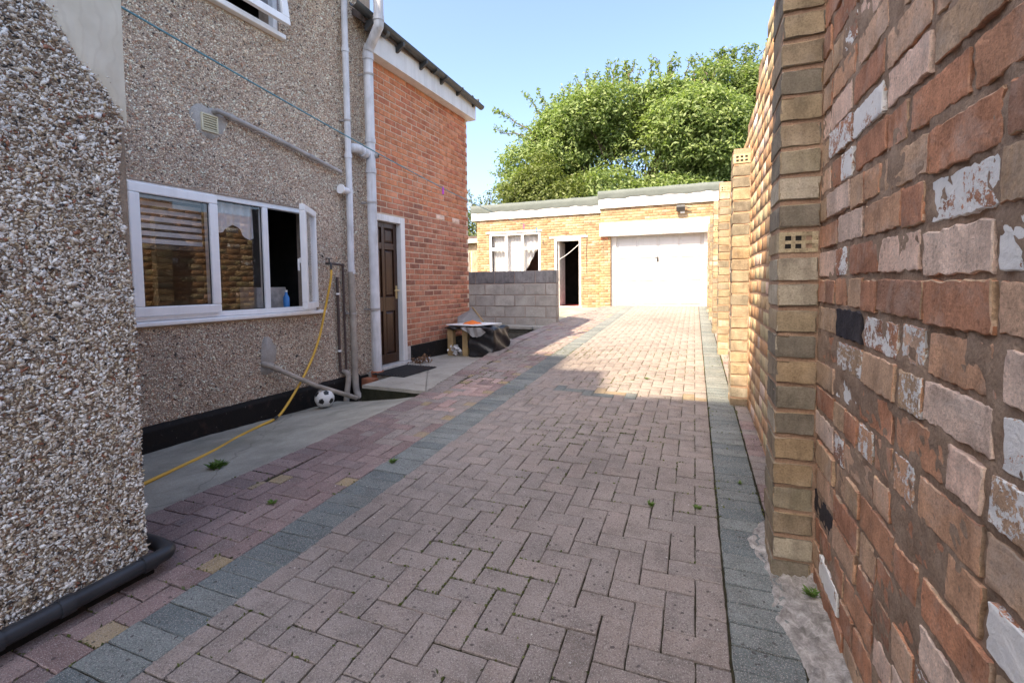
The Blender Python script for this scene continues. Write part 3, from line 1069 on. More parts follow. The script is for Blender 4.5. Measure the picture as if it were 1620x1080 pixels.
for i, (yc, zc, kind) in enumerate(wb):
    z2 = zc + 0.004 * sin(yc * 3.1 + zc * 2) + random.gauss(0, 0.002)
    kk = 1.0 if i < 300 else 0.12
    out = random.gauss(0.0, 0.0022 * kk) if i < 300 else abs(random.gauss(0.0, 0.0006))
    M = Matrix.Translation((WX - out, yc + random.gauss(0, 0.004 * kk), z2)) @ frameM((0, 0, 0), (0, 1, 0), (-1, 0, 0), (0, 0, 1)) @ \
        Matrix.Rotation(random.gauss(0, 0.014 * kk), 4, 'Y') @ Matrix.Rotation(random.gauss(0, 0.009 * kk), 4, 'Z') @ Matrix.Rotation(random.gauss(0, 0.012 * kk), 4, 'X') @ \
        Matrix.Diagonal((random.uniform(0.94, 1.03), 1, random.uniform(0.92, 1.04), 1))
    r_ = random.random()
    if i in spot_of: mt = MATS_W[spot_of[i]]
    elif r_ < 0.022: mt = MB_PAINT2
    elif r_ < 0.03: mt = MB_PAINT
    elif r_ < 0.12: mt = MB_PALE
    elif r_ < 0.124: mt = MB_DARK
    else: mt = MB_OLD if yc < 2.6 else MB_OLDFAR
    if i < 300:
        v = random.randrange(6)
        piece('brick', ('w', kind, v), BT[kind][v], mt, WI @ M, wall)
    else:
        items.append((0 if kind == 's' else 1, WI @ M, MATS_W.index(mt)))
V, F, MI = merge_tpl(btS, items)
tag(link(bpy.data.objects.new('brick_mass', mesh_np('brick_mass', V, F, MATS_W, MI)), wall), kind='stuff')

# piers: a column of single bricks, some perforated
def rough_box(sx, sy, sz, r, seed, jit=0.0012):
    """Chamfered box with subdivided jittered faces: built from a cube-sphere style grid."""
    g_ = np.random.default_rng(seed)
    n = 4
    V = {}; VL = []; F = []
    def vid(p):
        key = tuple(np.round(p, 4))
        if key not in V:
            V[key] = len(VL)
            q = np.array(p, float)
            hs_ = np.array([sx / 2, sy / 2, sz / 2])
            core_ = np.clip(q * hs_, -(hs_ - r), hs_ - r)
            dlt = q * hs_ - core_
            L = np.linalg.norm(dlt)
            pos = core_ + (dlt / L * min(L, r) if L > 1e-9 else 0)
            VL.append(pos + g_.normal(0, jit, 3))
        return V[key]
    def ticks(h):
        return [-1, -1 + 1.2 * r / h * 1.0, -0.33, 0.33, 1 - 1.2 * r / h, 1]
    T = [ticks(sx / 2), ticks(sy / 2), ticks(sz / 2)]
    for ax in range(3):
        for sg in (-1, 1):
            u, w = [(1, 2), (2, 0), (0, 1)][ax]
            for i in range(5):
                for j in range(5):
                    q = []
                    for (a_, b_) in ((i, j), (i + 1, j), (i + 1, j + 1), (i, j + 1)):
                        p = [0, 0, 0]; p[ax] = sg; p[u] = T[u][a_]; p[w] = T[w][b_]
                        q.append(vid(p))
                    F.append(tuple(q) if sg > 0 else tuple(reversed(q)))
    return np.array(VL), np.array(F)
PBT = [rough_box(0.128, 0.222, 0.080, 0.0035, 700 + k, 0.0014) for k in range(5)]
def perforated():
    m = MB()
    w, l, h = 0.125, 0.222, 0.074
    # solid behind, front plate with 3 x 2 openings
    m.box(-w / 2, w / 2, -l / 2 + 0.05, l / 2, -h / 2, h / 2, MB_PIER)
    xs = [-w / 2, -w / 2 + 0.02, -w / 2 + 0.040, -w / 2 + 0.053, -w / 2 + 0.073, -w / 2 + 0.086, -w / 2 + 0.106, w / 2]
    zs = [-h / 2, -h / 2 + 0.014, -h / 2 + 0.031, -h / 2 + 0.043, -h / 2 + 0.060, h / 2]
    for i in range(7):
        for j in range(5):
            if i % 2 == 1 and j % 2 == 1: continue
            m.box(xs[i], xs[i + 1], -l / 2, -l / 2 + 0.0495, zs[j], zs[j + 1], MB_PIERHOLE)
    for i in (1, 3, 5):
        for j in (1, 3):
            m.box(xs[i], xs[i + 1], -l / 2 + 0.0035, -l / 2 + 0.0045, zs[j], zs[j + 1], M_HOLE)
    return mesh_np('perforated_brick', m.V, m.F, m.mats, m.MI)
MB_PIERHOLE = m_brick('perforated_buff_brick', [(0, (0.50, 0.42, 0.27)), (0.5, (0.46, 0.38, 0.24))], soot=0.2)
PERF = perforated()
for pi_, (y0_, y1_, ztop, holes) in enumerate(PIERS):
    pier = MB()
    g0 = gz(y0_) - 0.1
    zt = min(ztop, 3.1)
    yc = (y0_ + y1_) / 2
    pier.box(0.2920, WX + 0.01, y0_ + 0.0088, y1_ - 0.005, g0, zt - 0.02)
    po = pier.build('pier', M_MORTAR_PIER, wall)
    po.matrix_basis = WI
    z = gz(y0_) - 0.03
    zs_list = []
    while z + CH < zt + 0.02:
        zs_list.append(z + CH / 2); z += CH
    for k, zc in enumerate(zs_list):
        perf = (pi_ > 0 and k == len(zs_list) - 1) or (pi_ == 0 and abs(zc - 1.33) < CH / 2) or (pi_ == 3 and k == len(zs_list) - 5)
        M = WI @ Matrix.Translation((0.352 + random.gauss(0, 0.0015), yc + random.gauss(0, 0.0015), zc + random.gauss(0, 0.0015))) @ Matrix.Rotation(random.gauss(0, 0.012), 4, 'Z') @ Matrix.Rotation(random.gauss(0, 0.01), 4, 'Y')
        # parts hang under the pier: undo the pier's own offset
        M = WI.inverted() @ M
        if perf:
            o = bpy.data.objects.new('perforated_brick', PERF)
            o.parent = po; o.matrix_basis = M; COL.objects.link(o)
        else:
            v = random.randrange(5)
            piece('pier_brick', ('p', v), PBT[v], MB_PIER, M, po)

# ================================================================== PEBBLEDASH
def ico():
    t = (1 + sqrt(5)) / 2
    V = np.array([(-1, t, 0), (1, t, 0), (-1, -t, 0), (1, -t, 0), (0, -1, t), (0, 1, t), (0, -1, -t), (0, 1, -t), (t, 0, -1), (t, 0, 1), (-t, 0, -1), (-t, 0, 1)]) / sqrt(1 + t * t)
    F = np.array([(0, 11, 5), (0, 5, 1), (0, 1, 7), (0, 7, 10), (0, 10, 11), (1, 5, 9), (5, 11, 4), (11, 10, 2), (10, 7, 6), (7, 1, 8), (3, 9, 4), (3, 4, 2), (3, 2, 6), (3, 6, 8), (3, 8, 9), (4, 9, 5), (2, 4, 11), (6, 2, 10), (8, 6, 7), (9, 8, 1)])
    return V, F
def octa():
    V = np.array([(1, 0, 0), (-1, 0, 0), (0, 1, 0), (0, -1, 0), (0, 0, 1), (0, 0, -1)], float)
    F = np.array([(0, 2, 4), (2, 1, 4), (1, 3, 4), (3, 0, 4), (2, 0, 5), (1, 2, 5), (3, 1, 5), (0, 3, 5)])
    return V, F
def rand_rot(n, g_):
    q = g_.normal(0, 1, (n, 4)); q /= np.linalg.norm(q, axis=1)[:, None]
    w, x, y, z = q.T
    return np.stack([np.stack([1 - 2 * (y * y + z * z), 2 * (x * y - z * w), 2 * (x * z + y * w)], 1),
                     np.stack([2 * (x * y + z * w), 1 - 2 * (x * x + z * z), 2 * (y * z - x * w)], 1),
                     np.stack([2 * (x * z - y * w), 2 * (y * z + x * w), 1 - 2 * (x * x + y * y)], 1)], 1)
def pebbles(name, x, a0, a1, z0, z1, holes, cell, size, tpl, mat_, parent, seed, keep=None):
    """Stones bedded in a wall face at local x, over local y in [a0,a1]."""
    g_ = np.random.default_rng(seed)
    na, nz = int((a1 - a0) / cell), int((z1 - z0) / cell)
    A, Z = np.meshgrid(a0 + (np.arange(na) + 0.5) * cell, z0 + (np.arange(nz) + 0.5) * cell)
    A[::2] += cell / 2
    A = A.ravel() + g_.uniform(-0.45, 0.45, A.size) * cell
    Z = Z.ravel() + g_.uniform(-0.45, 0.45, Z.size) * cell
    k = np.ones(A.size, bool)
    for h in holes:
        k &= ~((A > h[0]) & (A < h[1]) & (Z > h[2]) & (Z < h[3]))
    if keep is not None:
        k &= keep(A, Z, g_)
    A, Z = A[k], Z[k]
    n = len(A)
    T, TF = tpl
    S = size * g_.lognormal(0, 0.28, (n, 1)) * np.stack([g_.uniform(0.8, 1.35, n), g_.uniform(0.5, 0.9, n), g_.uniform(0.25, 0.5, n)], 1)
    R = rand_rot(n, g_)
    tv = T[None] * (1 + g_.normal(0, 0.22, (n, len(T), 1)))
    P_ = np.einsum('nij,nvj->nvi', R, tv * S[:, None, :])
    P_[:, :, 0] += x + g_.uniform(-0.15, 0.22, n)[:, None] * size
    P_[:, :, 1] += A[:, None]
    P_[:, :, 2] += Z[:, None]
    Fs = (TF[None] + (np.arange(n) * len(T))[:, None, None]).reshape(-1, 3)
    o = link(bpy.data.objects.new(name, mesh_np(name, P_.reshape(-1, 3), Fs, mat_)), parent)
    return tag(o, kind='stuff')

# ================================================================== HOUSE (left)
house = empty('house', tuple(HORG), -HA)
tag(house, 'pebbledash house with an orange brick rear part on the left', 'house', kind='thing')
hf = lambda a, d, z: (d, a, z)
WIN = (1.925, 3.62, 0.955, 1.975)
WUP = (2.15, 3.27, 3.55, 4.65)
DOOR = (4.42, 5.12, 0.18, 2.08)
V, F = wall_holes(0.6, 4.56, -0.3, 5.0, [WIN, WUP, (4.42, 4.60, 0.18, 2.08)], 0.26, hf)
rw = link(bpy.data.objects.new('rendered_wall', mesh_np('rendered_wall', V, F, M_CEMENT_FAR)), house)
pat = [(2.56, 2.55, 0.135, 0.115), (3.02, 0.60, 0.075, 0.13), (3.0, 0.47, 0.07, 0.07)]
def keep_house(A, Z, g_):
    k = np.ones(len(A), bool)
    for (s, z, ra, rz) in pat:
        ang = np.arctan2(Z - z, A - s)
        rr = 1 + 0.18 * np.sin(3 * ang + s * 5) + 0.1 * np.sin(7 * ang)
        k &= ((A - s) / ra) ** 2 + ((Z - z) / rz) ** 2 > rr
    return k
pebbles('pebbledash', 0.0, 1.45, 4.55, 0.17, 4.45, [(WIN[0] - .005, WIN[1] + .005, WIN[2] - 0.05, WIN[3] + 0.01), (WUP[0], WUP[1], WUP[2] - 0.05, WUP[3]), (4.42, 4.6, 0.1, 2.085)],
        0.0108, 0.0088, octa(), M_PEB_FAR, rw, 21, keep_house)
# smooth cement patches
for (s, z, ra, rz) in pat[:2] + pat[2:]:
    n = 26
    V = [(0.008, s, z)]
    for k in range(n):
        a_ = 2 * pi * k / n
        rr = 1.05 + 0.13 * sin(3 * a_ + s * 5) + 0.07 * sin(7 * a_) + random.uniform(-0.04, 0.04)
        V.append((0.006, s + ra * rr * cos(a_), z + rz * rr * sin(a_)))
    for k in range(n):
        a_ = 2 * pi * k / n
        V.append((-0.01, s + ra * 1.25 * cos(a_), z + rz * 1.25 * sin(a_)))
    F = [(0, 1 + k, 1 + (k + 1) % n) for k in range(n)] + [(1 + k, 1 + n + k, 1 + n + (k + 1) % n, 1 + (k + 1) % n) for k in range(n)]
    link(bpy.data.objects.new('cement_patch', mesh_np('cement_patch', V, F, M_PATCH, smooth=True)), rw)

# black plinth under the pebbledash
m = MB()
m.prism([(0.0, -0.2), (0.045, -0.2), (0.045, 0.165), (0.02, 0.195), (0.0, 0.2)], 1, 0.6, 4.18)
m.build('plinth', M_BITUMEN, house, bevel=0.006)
m = MB(); m.box(0.0005, 0.035, 4.18, 4.42, -0.2, 0.16)
m.build('plinth', M_BITUMEN, house)
m = MB(); m.box(0.01, 0.20, 4.20, 4.30, 0.03, 0.135); m.build('loose_brick', M_CLAY, house, bevel=0.006)

# brick part of the house: mortar slab and bricks
V, F = wall_holes(4.56, 6.86, -0.1, 4.02, [(4.50, DOOR[1], DOOR[2], DOOR[3])], 0.26, lambda a, d, z: (d - 0.008, a, z))
bw = link(bpy.data.objects.new('brick_wall', mesh_np('brick_wall', V, F, M_MORTAR_LIGHT)), house)
HT = {'s': brick_tpls(0.214, 0.062, 400, T=0.02, r=0.004, nx=4, nz=2, jit=0.0008, n=4), 'h': brick_tpls(0.102, 0.062, 420, T=0.02, r=0.004, nx=3, nz=2, jit=0.0008, n=4)}
hb = []
for k in range(0, 49):
    zc = 0.385 + (k + 0.5) * 0.0745
    if zc > 3.98: break
    s = 4.565 - (0.112 if k % 2 else 0.0)
    while s < 6.86:
        a0, a1 = max(s, 4.563), min(s + 0.2115, 6.855)
        s += 0.2245
        if a1 - a0 < 0.05: continue
        segs = [(a0, a1)]
        if DOOR[2] < zc < DOOR[3]:
            segs = [(max(a0, DOOR[1] + 0.005), a1)] if a1 > DOOR[1] + 0.02 else []
        for (b0, b1) in segs:
            if b1 - b0 > 0.03: hb.append(((b0 + b1) / 2, zc, b1 - b0))
hb.sort(key=lambda b: b[0] + 0.1 * abs(b[1] - 1.2))
items = []
hS = [simple_brick(0.2145, 0.064, 0.02, 0.003)]
RH = Matrix(((0, 1, 0, 0), (-1, 0, 0, 0), (0, 0, 1, 0), (0, 0, 0, 1)))   # template x -> -y, outward y -> x
for i, (s, z, ln) in enumerate(hb):
    mt = MB_HOUSE if z > 2.28 + random.gauss(0, 0.06) else MB_HOUSE2
    if 2.2 < z < 2.30 and random.random() < 0.12: mt = MB_PALE
    kind, L0 = ('s', 0.214) if ln > 0.13 else ('h', 0.102)
    M = Matrix.Translation((0.0 + random.gauss(0, 0.0012), s, z + random.gauss(0, 0.0012))) @ RH @ Matrix.Rotation(random.gauss(0, 0.006), 4, 'Y') @ Matrix.Rotation(random.gauss(0, 0.008), 4, 'X')
    if i < 300:
        v = random.randrange(4)
        piece('brick', ('h', kind, v), HT[kind][v], mt, M @ Matrix.Diagonal((ln / L0, 1, 1, 1)), bw)
    else:
        items.append((0, M @ Matrix.Diagonal((ln / 0.2145, 1, 1, 1)), [MB_HOUSE, MB_HOUSE2, MB_PALE].index(mt)))
V, F, MI = merge_tpl(hS, items)
tag(link(bpy.data.objects.new('brick_mass', mesh_np('brick_mass', V, F, [MB_HOUSE, MB_HOUSE2, MB_PALE], MI)), bw), kind='stuff')
m = MB(); m.box(-0.02, 0.012, 5.20, 6.87, 0.0, 0.385); m.build('plinth', M_BITUMEN, house, bevel=0.004)
m = MB(); m.box(-0.02, 0.006, 5.125, 5.20, 0.0, 0.385); m.build('plinth', M_SILLC, house, bevel=0.004)
# rear and hidden walls so no light leaks through
m = MB(); m.box(-6.0, -0.30, 6.62, 6.86, -0.3, 4.0); m.build('rear_wall', MB_HOUSE2, house)
m = MB(); m.box(-6.3, -6.05, 0.6, 6.86, -0.3, 4.0); m.build('far_wall', MB_HOUSE2, house)
# rooms behind the openings
m = MB()
m.box(-2.6, -0.265, 1.5, 4.15, 0.2, 2.45, skip=(3,))
m.build('kitchen', M_ROOM, house)
m = MB(); m.box(-2.6, -0.265, 1.6, 4.1, 3.1, 4.9, skip=(3,)); m.build('bedroom', M_ROOM, house)
# roof of the rear part, fascia, soffit, gutter
m = MB(); m.prism([(0.16, 4.13), (0.16, 4.21), (-3.0, 6.42), (-3.0, 6.34)], 1, 4.25, 7.06)
roof = m.build('roof', M_TILE, house)
m = MB(); m.prism([(0.13, 5.03), (0.13, 5.10), (-3.2, 6.6), (-3.2, 6.5)], 1, 0.5, 4.24); m.build('roof', M_TILE, house)
m = MB(); m.box(-6.3, -0.02, 4.18, 4.2499, 4.0, 5.02); m.build('gable_wall', M_CEMENT_FAR, house)
m = MB(); m.box(0.10, 0.135, 4.44, 6.93, 3.885, 4.15); m.box(-0.2, 0.099, 6.885, 6.93, 3.885, 4.15)
m.build('fascia', M_WHITE, house, bevel=0.004)
m = MB(); m.box(-0.001, 0.0995, 4.44, 6.884, 3.887, 3.90); m.build('soffit', M_WHITE, house)
gm = MB()
prof = [(0.055 * cos(a_) + 0.195, 4.155 + 0.055 * sin(a_)) for a_ in np.linspace(pi, 2 * pi, 9)]
prof2 = [(0.049 * cos(a_) + 0.195, 4.155 + 0.049 * sin(a_)) for a_ in np.linspace(2 * pi, pi, 9)]
pr = prof + prof2
n = len(pr)
gm.add([(p[0], 4.06, p[1] + 0.09) for p in pr] + [(p[0], 7.02, p[1] - 0.03) for p in pr], [(i, (i + 1) % n, (i + 1) % n + n, i + n) for i in range(n)] + [tuple(range(n)), tuple(range(2 * n - 1, n - 1, -1))])
gut = gm.build('gutter', M_GUTTER, house, smooth=True)
for s in (4.3, 4.85, 5.35, 5.85, 6.3, 6.8):
    b = MB(); b.prism([(0.134, 4.06), (0.16, 4.06), (0.25, 4.12), (0.255, 4.165), (0.134, 4.165)], 1, s, s + 0.03); b.build('gutter_bracket', M_IRON, gut)
for s in (4.55, 5.6, 6.6):
    b = MB()
    b.add([(1.08 * (p[0] - 0.195) + 0.195, s, 1.08 * (p[1] - 4.155) + 4.155) for p in pr] + [(1.08 * (p[0] - 0.195) + 0.195, s + 0.05, 1.08 * (p[1] - 4.155) + 4.155) for p in pr], [(i, (i + 1) % n, (i + 1) % n + n, i + n) for i in range(n)] + [tuple(range(n)), tuple(range(2 * n - 1, n - 1, -1))])
    b.build('gutter_joint', M_GUTTER, gut, smooth=True)

# kitchen window
def ring(mb, s0, s1, z0, z1, w, x0, x1, mat_=None):
    mb.box(x0, x1, s0, s1, z1 - w, z1, mat_); mb.box(x0, x1, s0, s1, z0, z0 + w, mat_)
    mb.box(x0, x1, s0, s0 + w, z0 + w + .0003, z1 - w - .0003, mat_); mb.box(x0, x1, s1 - w, s1, z0 + w + .0003, z1 - w - .0003, mat_)
    return mb
kw = empty('kitchen_window', (0, 0, 0), 0, house)
m = ring(MB(), WIN[0], WIN[1], 0.96, WIN[3], 0.045, -0.075, -0.012)
m.box(-0.074, -0.013, 2.53, 2.59, 1.0055, 1.9295); m.box(-0.074, -0.013, 3.03, 3.085, 1.0055, 1.9295)
m.build('frame', M_UPVC, kw, bevel=0.005)
m = MB(); m.box(-0.07, 0.055, WIN[0] - 0.02, 3.70, 0.925, 0.958); m.build('sill', M_UPVC, kw, bevel=0.008)
m = ring(MB(), 1.945, 2.585, 0.995, 1.955, 0.072, -0.0115, 0.028); m.build('sash', M_UPVC, kw, bevel=0.008)
m = ring(MB(), 2.0171, 2.5129, 1.0671, 1.8829, 0.006, 0.006, 0.012); m.build('gasket', M_RUBBER, kw)
m = MB(); m.box(0.008, 0.010, 2.017, 2.513, 1.067, 1.883); m.build('pane', M_GLASS, kw)
m = ring(MB(), 2.5905, 3.0295, 1.0055, 1.9295, 0.007, -0.04, -0.032); m.build('gasket', M_RUBBER, kw)
m = MB(); m.box(-0.037, -0.035, 2.59, 3.03, 1.005, 1.93); m.build('pane', M_GLASS, kw)
# open right hand sash, hinged at its right edge
th = radians(35)
def leaf(mb_or, s_c, x):  # closed leaf coordinate measured from the hinge
    return (x * cos(th) + s_c * sin(th), 3.575 - s_c * cos(th) + x * sin(th))
def leafbox(mb, c0, c1, x0, x1, z0, z1):
    ps = [leaf(0, c0, x0), leaf(0, c1, x0), leaf(0, c1, x1), leaf(0, c0, x1)]
    mb.add([(p[0], p[1], z0) for p in ps] + [(p[0], p[1], z1) for p in ps], [(0, 1, 2, 3), (7, 6, 5, 4), (0, 4, 5, 1), (1, 5, 6, 2), (2, 6, 7, 3), (3, 7, 4, 0)])
m = MB()
leafbox(m, 0, 0.49, 0, 0.05, 0.99, 1.05); leafbox(m, 0, 0.49, 0, 0.05, 1.90, 1.96); leafbox(m, 0, 0.065, 0, 0.05, 1.0505, 1.8995); leafbox(m, 0.425, 0.49, 0, 0.05, 1.0505, 1.8995)
m.build('open_sash', M_UPVC, kw, bevel=0.006)
m = MB(); leafbox(m, 0.065, 0.425, 0.022, 0.026, 1.05, 1.90); m.build('pane', M_GLASS, kw)
m = MB(); leafbox(m, 0.44, 0.465, -0.018, -0.0005, 1.42, 1.47); leafbox(m, 0.443, 0.462, -0.035, -0.0185, 1.35, 1.46); m.build('handle', M_UPVC, kw, bevel=0.004)
# striped roller blind and net curtain inside
m = MB()
z = 1.91
while z > 1.54:
    m.box(-0.11, -0.105, 1.99, 2.53, z - 0.034, z); z -= 0.056
bl = m.build('striped_blind', M_NET, None); bl.parent = house
tag(bl)
m = MB(); m.box(-0.118, -0.114, 1.98, 2.54, 1.50, 1.93); m.build('blind_backing', M_ROOM, bl)
V, F = [], []
nu, nv = 40, 10
for j in range(nv):
    for i in range(nu):
        t = i / (nu - 1); q = j / (nv - 1)
        V.append((-0.10 + 0.012 * sin(t * 30 + q), 2.60 + t * 0.40, 1.93 - q * (0.20 + 0.05 * sin(t * 9) + 0.06 * t)))
for j in range(nv - 1):
    for i in range(nu - 1):
        a = j * nu + i
        F.append((a, a + 1, a + nu + 1, a + nu))
link(bpy.data.objects.new('net_curtain', mesh_np('net_curtain', V, F, M_NET, smooth=True)), house)
m = MB(); m.box(-0.55, -0.30, 3.16, 3.50, 0.98, 1.20); m.build('worktop_box', M_SILLC, house, bevel=0.01)
# bottle and box on the sill inside
bt = empty('bottle', hw(-0.14, 3.36, 0.985)); bt.rotation_euler = (0, 0, -HA)
tag(bt, 'small blue bottle standing inside the open kitchen window', 'bottle', kind='thing')
m = MB(); m.tube([(0, 0, 0), (0, 0, 0.01), (0, 0, 0.11), (0, 0, 0.14), (0, 0, 0.165)], [0.026, 0.03, 0.03, 0.014, 0.012], 14); m.build('body', M_BLUEP, bt, smooth=True)
m = MB(); m.tube([(0, 0, 0.1655), (0, 0, 0.185)], 0.014, 12); m.build('cap', M_BOARD, bt, smooth=True)

# upstairs window, bottom of it in view, sash pushed open
uw = empty('upper_window', (0, 0, 0), 0, house)
m = ring(MB(), WUP[0], WUP[1], 3.56, WUP[3], 0.05, -0.075, -0.012); m.box(-0.074, -0.013, 2.70, 2.75, 3.6105, 4.5995); m.build('frame', M_UPVC, uw, bevel=0.005)
m = MB(); m.box(-0.07, 0.06, WUP[0] - 0.02, 3.30, 3.515, 3.558); m.build('sill', M_UPVC, uw, bevel=0.008)
ro = 0.13
def top_hung(mb, s0, s1, zz0, zz1, x0, x1):
    V = []
    for z in (zz0, zz1):
        lean = ro * (4.62 - z) / 1.0
        for (x, s) in ((x0, s0), (x1, s0), (x1, s1), (x0, s1)):
            V.append((x + lean, s, z))
    mb.add(V, [(0, 3, 2, 1), (4, 5, 6, 7), (0, 1, 5, 4), (1, 2, 6, 5), (2, 3, 7, 6), (3, 0, 4, 7)])
m = MB()
top_hung(m, 2.72, 3.26, 3.60, 3.67, -0.01, 0.035); top_hung(m, 2.72, 3.26, 4.55, 4.62, -0.01, 0.035); top_hung(m, 2.72, 2.79, 3.6705, 4.5495, -0.01, 0.035); top_hung(m, 3.19, 3.26, 3.6705, 4.5495, -0.01, 0.035)
m.build('open_sash', M_UPVC, uw, bevel=0.005)
m = MB(); top_hung(m, 2.79, 3.19, 3.67, 4.55, 0.01, 0.014); m.build('pane', M_GLASS, uw)
m = MB(); m.box(-0.045, -0.042, 2.20, 2.70, 3.61, 4.60); m.build('pane', M_GLASS, uw)

# brown panelled door
dr = empty('door', (0, 0, 0), 0, house)
m = MB(); m.box(-0.10, 0.014, 5.03, 5.12, 0.205, 2.08); m.box(-0.10, 0.014, 4.42, 4.49, 0.205, 2.08); m.box(-0.0995, 0.0135, 4.4905, 5.0295, 2.0, 2.0795)
m.build('frame', M_WHITE, dr, bevel=0.006)
m = MB()
x0, x1 = -0.095, -0.055
D0, D1 = 4.492, 5.028
for (a, b) in ((4.492, 4.545), (4.725, 4.775), (4.965, 5.028)):
    m.box(x0, x1, a, b, 0.21, 1.998)
for (a, b) in ((0.21, 0.33), (0.88, 1.06), (1.66, 1.74), (1.93, 1.998)):
    m.box(x0, x1 - .0005, 4.5455, 4.7245, a, b); m.box(x0, x1 - .0005, 4.7755, 4.9645, a, b)
m.build('leaf', M_DOOR, dr, bevel=0.004)
for (a, b) in ((4.5455, 4.7245), (4.7755, 4.9645)):
    for (c, d) in ((0.33, 0.88), (1.06, 1.66), (1.74, 1.93)):
        p = MB()
        V = [(x0 + .01, a, c), (x0 + .01, b, c), (x0 + .01, b, d), (x0 + .01, a, d), (-0.078, a + .004, c + .004), (-0.078, b - .004, c + .004), (-0.078, b - .004, d - .004), (-0.078, a + .004, d - .004),
             (-0.062, a + .035, c + .035), (-0.062, b - .035, c + .035), (-0.062, b - .035, d - .035), (-0.062, a + .035, d - .035)]
        p.add(V, [(8, 9, 10, 11)] + [(r + i, r + (i + 1) % 4, r + 4 + (i + 1) % 4, r + 4 + i) for r in (0, 4) for i in range(4)])
        p.build('panel', M_DOOR, dr)
m = MB(); m.box(-0.0545, -0.049, 4.975, 5.012, 1.03, 1.20); m.tube([(-0.05, 4.993, 1.14), (-0.01, 4.993, 1.14), (-0.008, 4.90, 1.138)], 0.008, 8)
m.build('handle', M_BRASS, dr, bevel=0.002)
m = MB(); m.box(-0.10, 0.06, 4.40, 5.15, 0.10, 0.203); m.build('sill', M_SILLC, dr, bevel=0.012)
m = MB(); m.box(-0.26, -0.12, 4.3, 5.2, 0.1, 2.2); m.build('dark_backing', M_ROOM, dr)

# air vent with louvres
vt = MB()
ring(vt, 2.49, 2.625, 2.46, 2.60, 0.012, 0.004, 0.022)
vo = vt.build('air_vent', M_VENT, house, bevel=0.002)
for k in range(6):
    b = MB(); z = 2.475 + k * 0.019
    b.prism([(0.006, z + 0.016), (0.008, z + 0.018), (0.021, z + 0.003), (0.019, z)], 1, 2.5025, 2.6125); b.build('louvre', M_VENT, vo)

# pipes ------------------------------------------------------------
def pipe(name, pts, r, mat_, parent, seg=14, n=6):
    return MB().tube(smooth_path(pts, n) if n > 1 else pts, r, seg).build(name, mat_, parent, smooth=True)
def collar(parent, p, d, r, h, mat_=None, name='collar'):
    p = Vector(p); d = Vector(d).normalized()
    return MB().tube([p - d * h / 2, p + d * h / 2], r, 16).build(name, mat_ or M_PIPE, parent, smooth=True)
# large soil pipe
SX, SS = 0.12, 4.36
sp = MB().tube([(SX, SS + 0.02, 0.12), (SX, SS, 2.0), (SX, SS, 3.84)], 0.054, 20).build('soil_pipe', M_PIPE, house, smooth=True)
top = smooth_path([(SX, SS, 3.83), (SX + 0.01, SS, 3.88), (SX + 0.09, SS - 0.02, 3.96), (SX + 0.18, SS - 0.045, 4.05), (SX + 0.205, SS - 0.05, 4.12), (SX + 0.205, SS - 0.05, 4.6), (SX + 0.205, SS - 0.05, 5.0)], 5)
MB().tube(top, 0.054, 18).build('swan_neck', M_PIPE, sp, smooth=True)
for z, h in ((3.80, 0.07), (2.52, 0.05), (2.86, 0.05)):
    collar(sp, (SX, SS, z), (0, 0, 1), 0.062, h)
collar(sp, (SX + 0.02, SS - 0.003, 3.895), (0.5, -0.1, 1), 0.061, 0.05); collar(sp, (SX + 0.205, SS - 0.05, 4.15), (0, 0, 1), 0.061, 0.05)
for z in (0.93, 2.16, 3.6):
    b = MB(); b.tube([(SX, SS, z - 0.012), (SX, SS, z + 0.012)], 0.0595, 16); b.box(0.0, 0.07, SS - 0.05, SS - 0.03, z - 0.01, z + 0.01); b.build('bracket', M_PIPE_GREY, sp, smooth=True)
br = smooth_path([(SX - 0.01, SS - 0.05, 2.69), (SX - 0.02, SS - 0.14, 2.73), (SX - 0.04, SS - 0.20, 2.735), (0.0, SS - 0.26, 2.735)], 5)
MB().tube(br, 0.05, 16).build('branch', M_PIPE, sp, smooth=True)
collar(sp, (SX - 0.012, SS - 0.09, 2.705), (0, -1, 0.4), 0.058, 0.05)
collar(sp, (SX + 0.05, SS + 0.035, 2.70), (1, 0.55, 0), 0.032, 0.05, M_PIPE_GREY, 'access_cap'); collar(sp, (SX + 0.068, SS + 0.045, 2.70), (1, 0.55, 0), 0.022, 0.024, M_IRON, 'access_cap')
MB().tube([(SX, SS + 0.02, 0.10), (SX, SS + 0.02, 0.185), (SX, SS + 0.02, 0.20)], [0.07, 0.078, 0.07], 16).build('clay_socket', M_CLAY, sp, smooth=True)
# thin downpipe
TX, TS = 0.075, 4.05
tp = MB().tube([(TX, TS, 2.22), (TX, TS, 3.6), (TX, TS + 0.005, 5.2)], 0.034, 16).build('downpipe', M_PIPE, house, smooth=True)
MB().tube([(TX, TS - 0.01, 1.35), (TX, TS, 2.26)], 0.036, 16).build('lower_length', M_PIPE, tp, smooth=True)
MB().tube(smooth_path([(TX, TS - 0.01, 1.36), (TX, TS, 0.6), (TX, TS + 0.005, 0.16), (TX + 0.03, TS - 0.01, 0.02), (TX + 0.10, TS - 0.02, -0.05)], 5), 0.0365, 16).build('stained_length', M_PIPE_DIRTY, tp, smooth=True)
for z in (3.75, 2.62, 2.24, 1.36):
    collar(tp, (TX, TS, z), (0, 0, 1), 0.041, 0.045)
for z in (3.0, 0.9):
    b = MB(); b.tube([(TX, TS, z - 0.01), (TX, TS, z + 0.01)], 0.040, 14); b.box(0, 0.05, TS - 0.045, TS - 0.02, z - 0.01, z + 0.01); b.build('bracket', M_PIPE_GREY, tp, smooth=True)
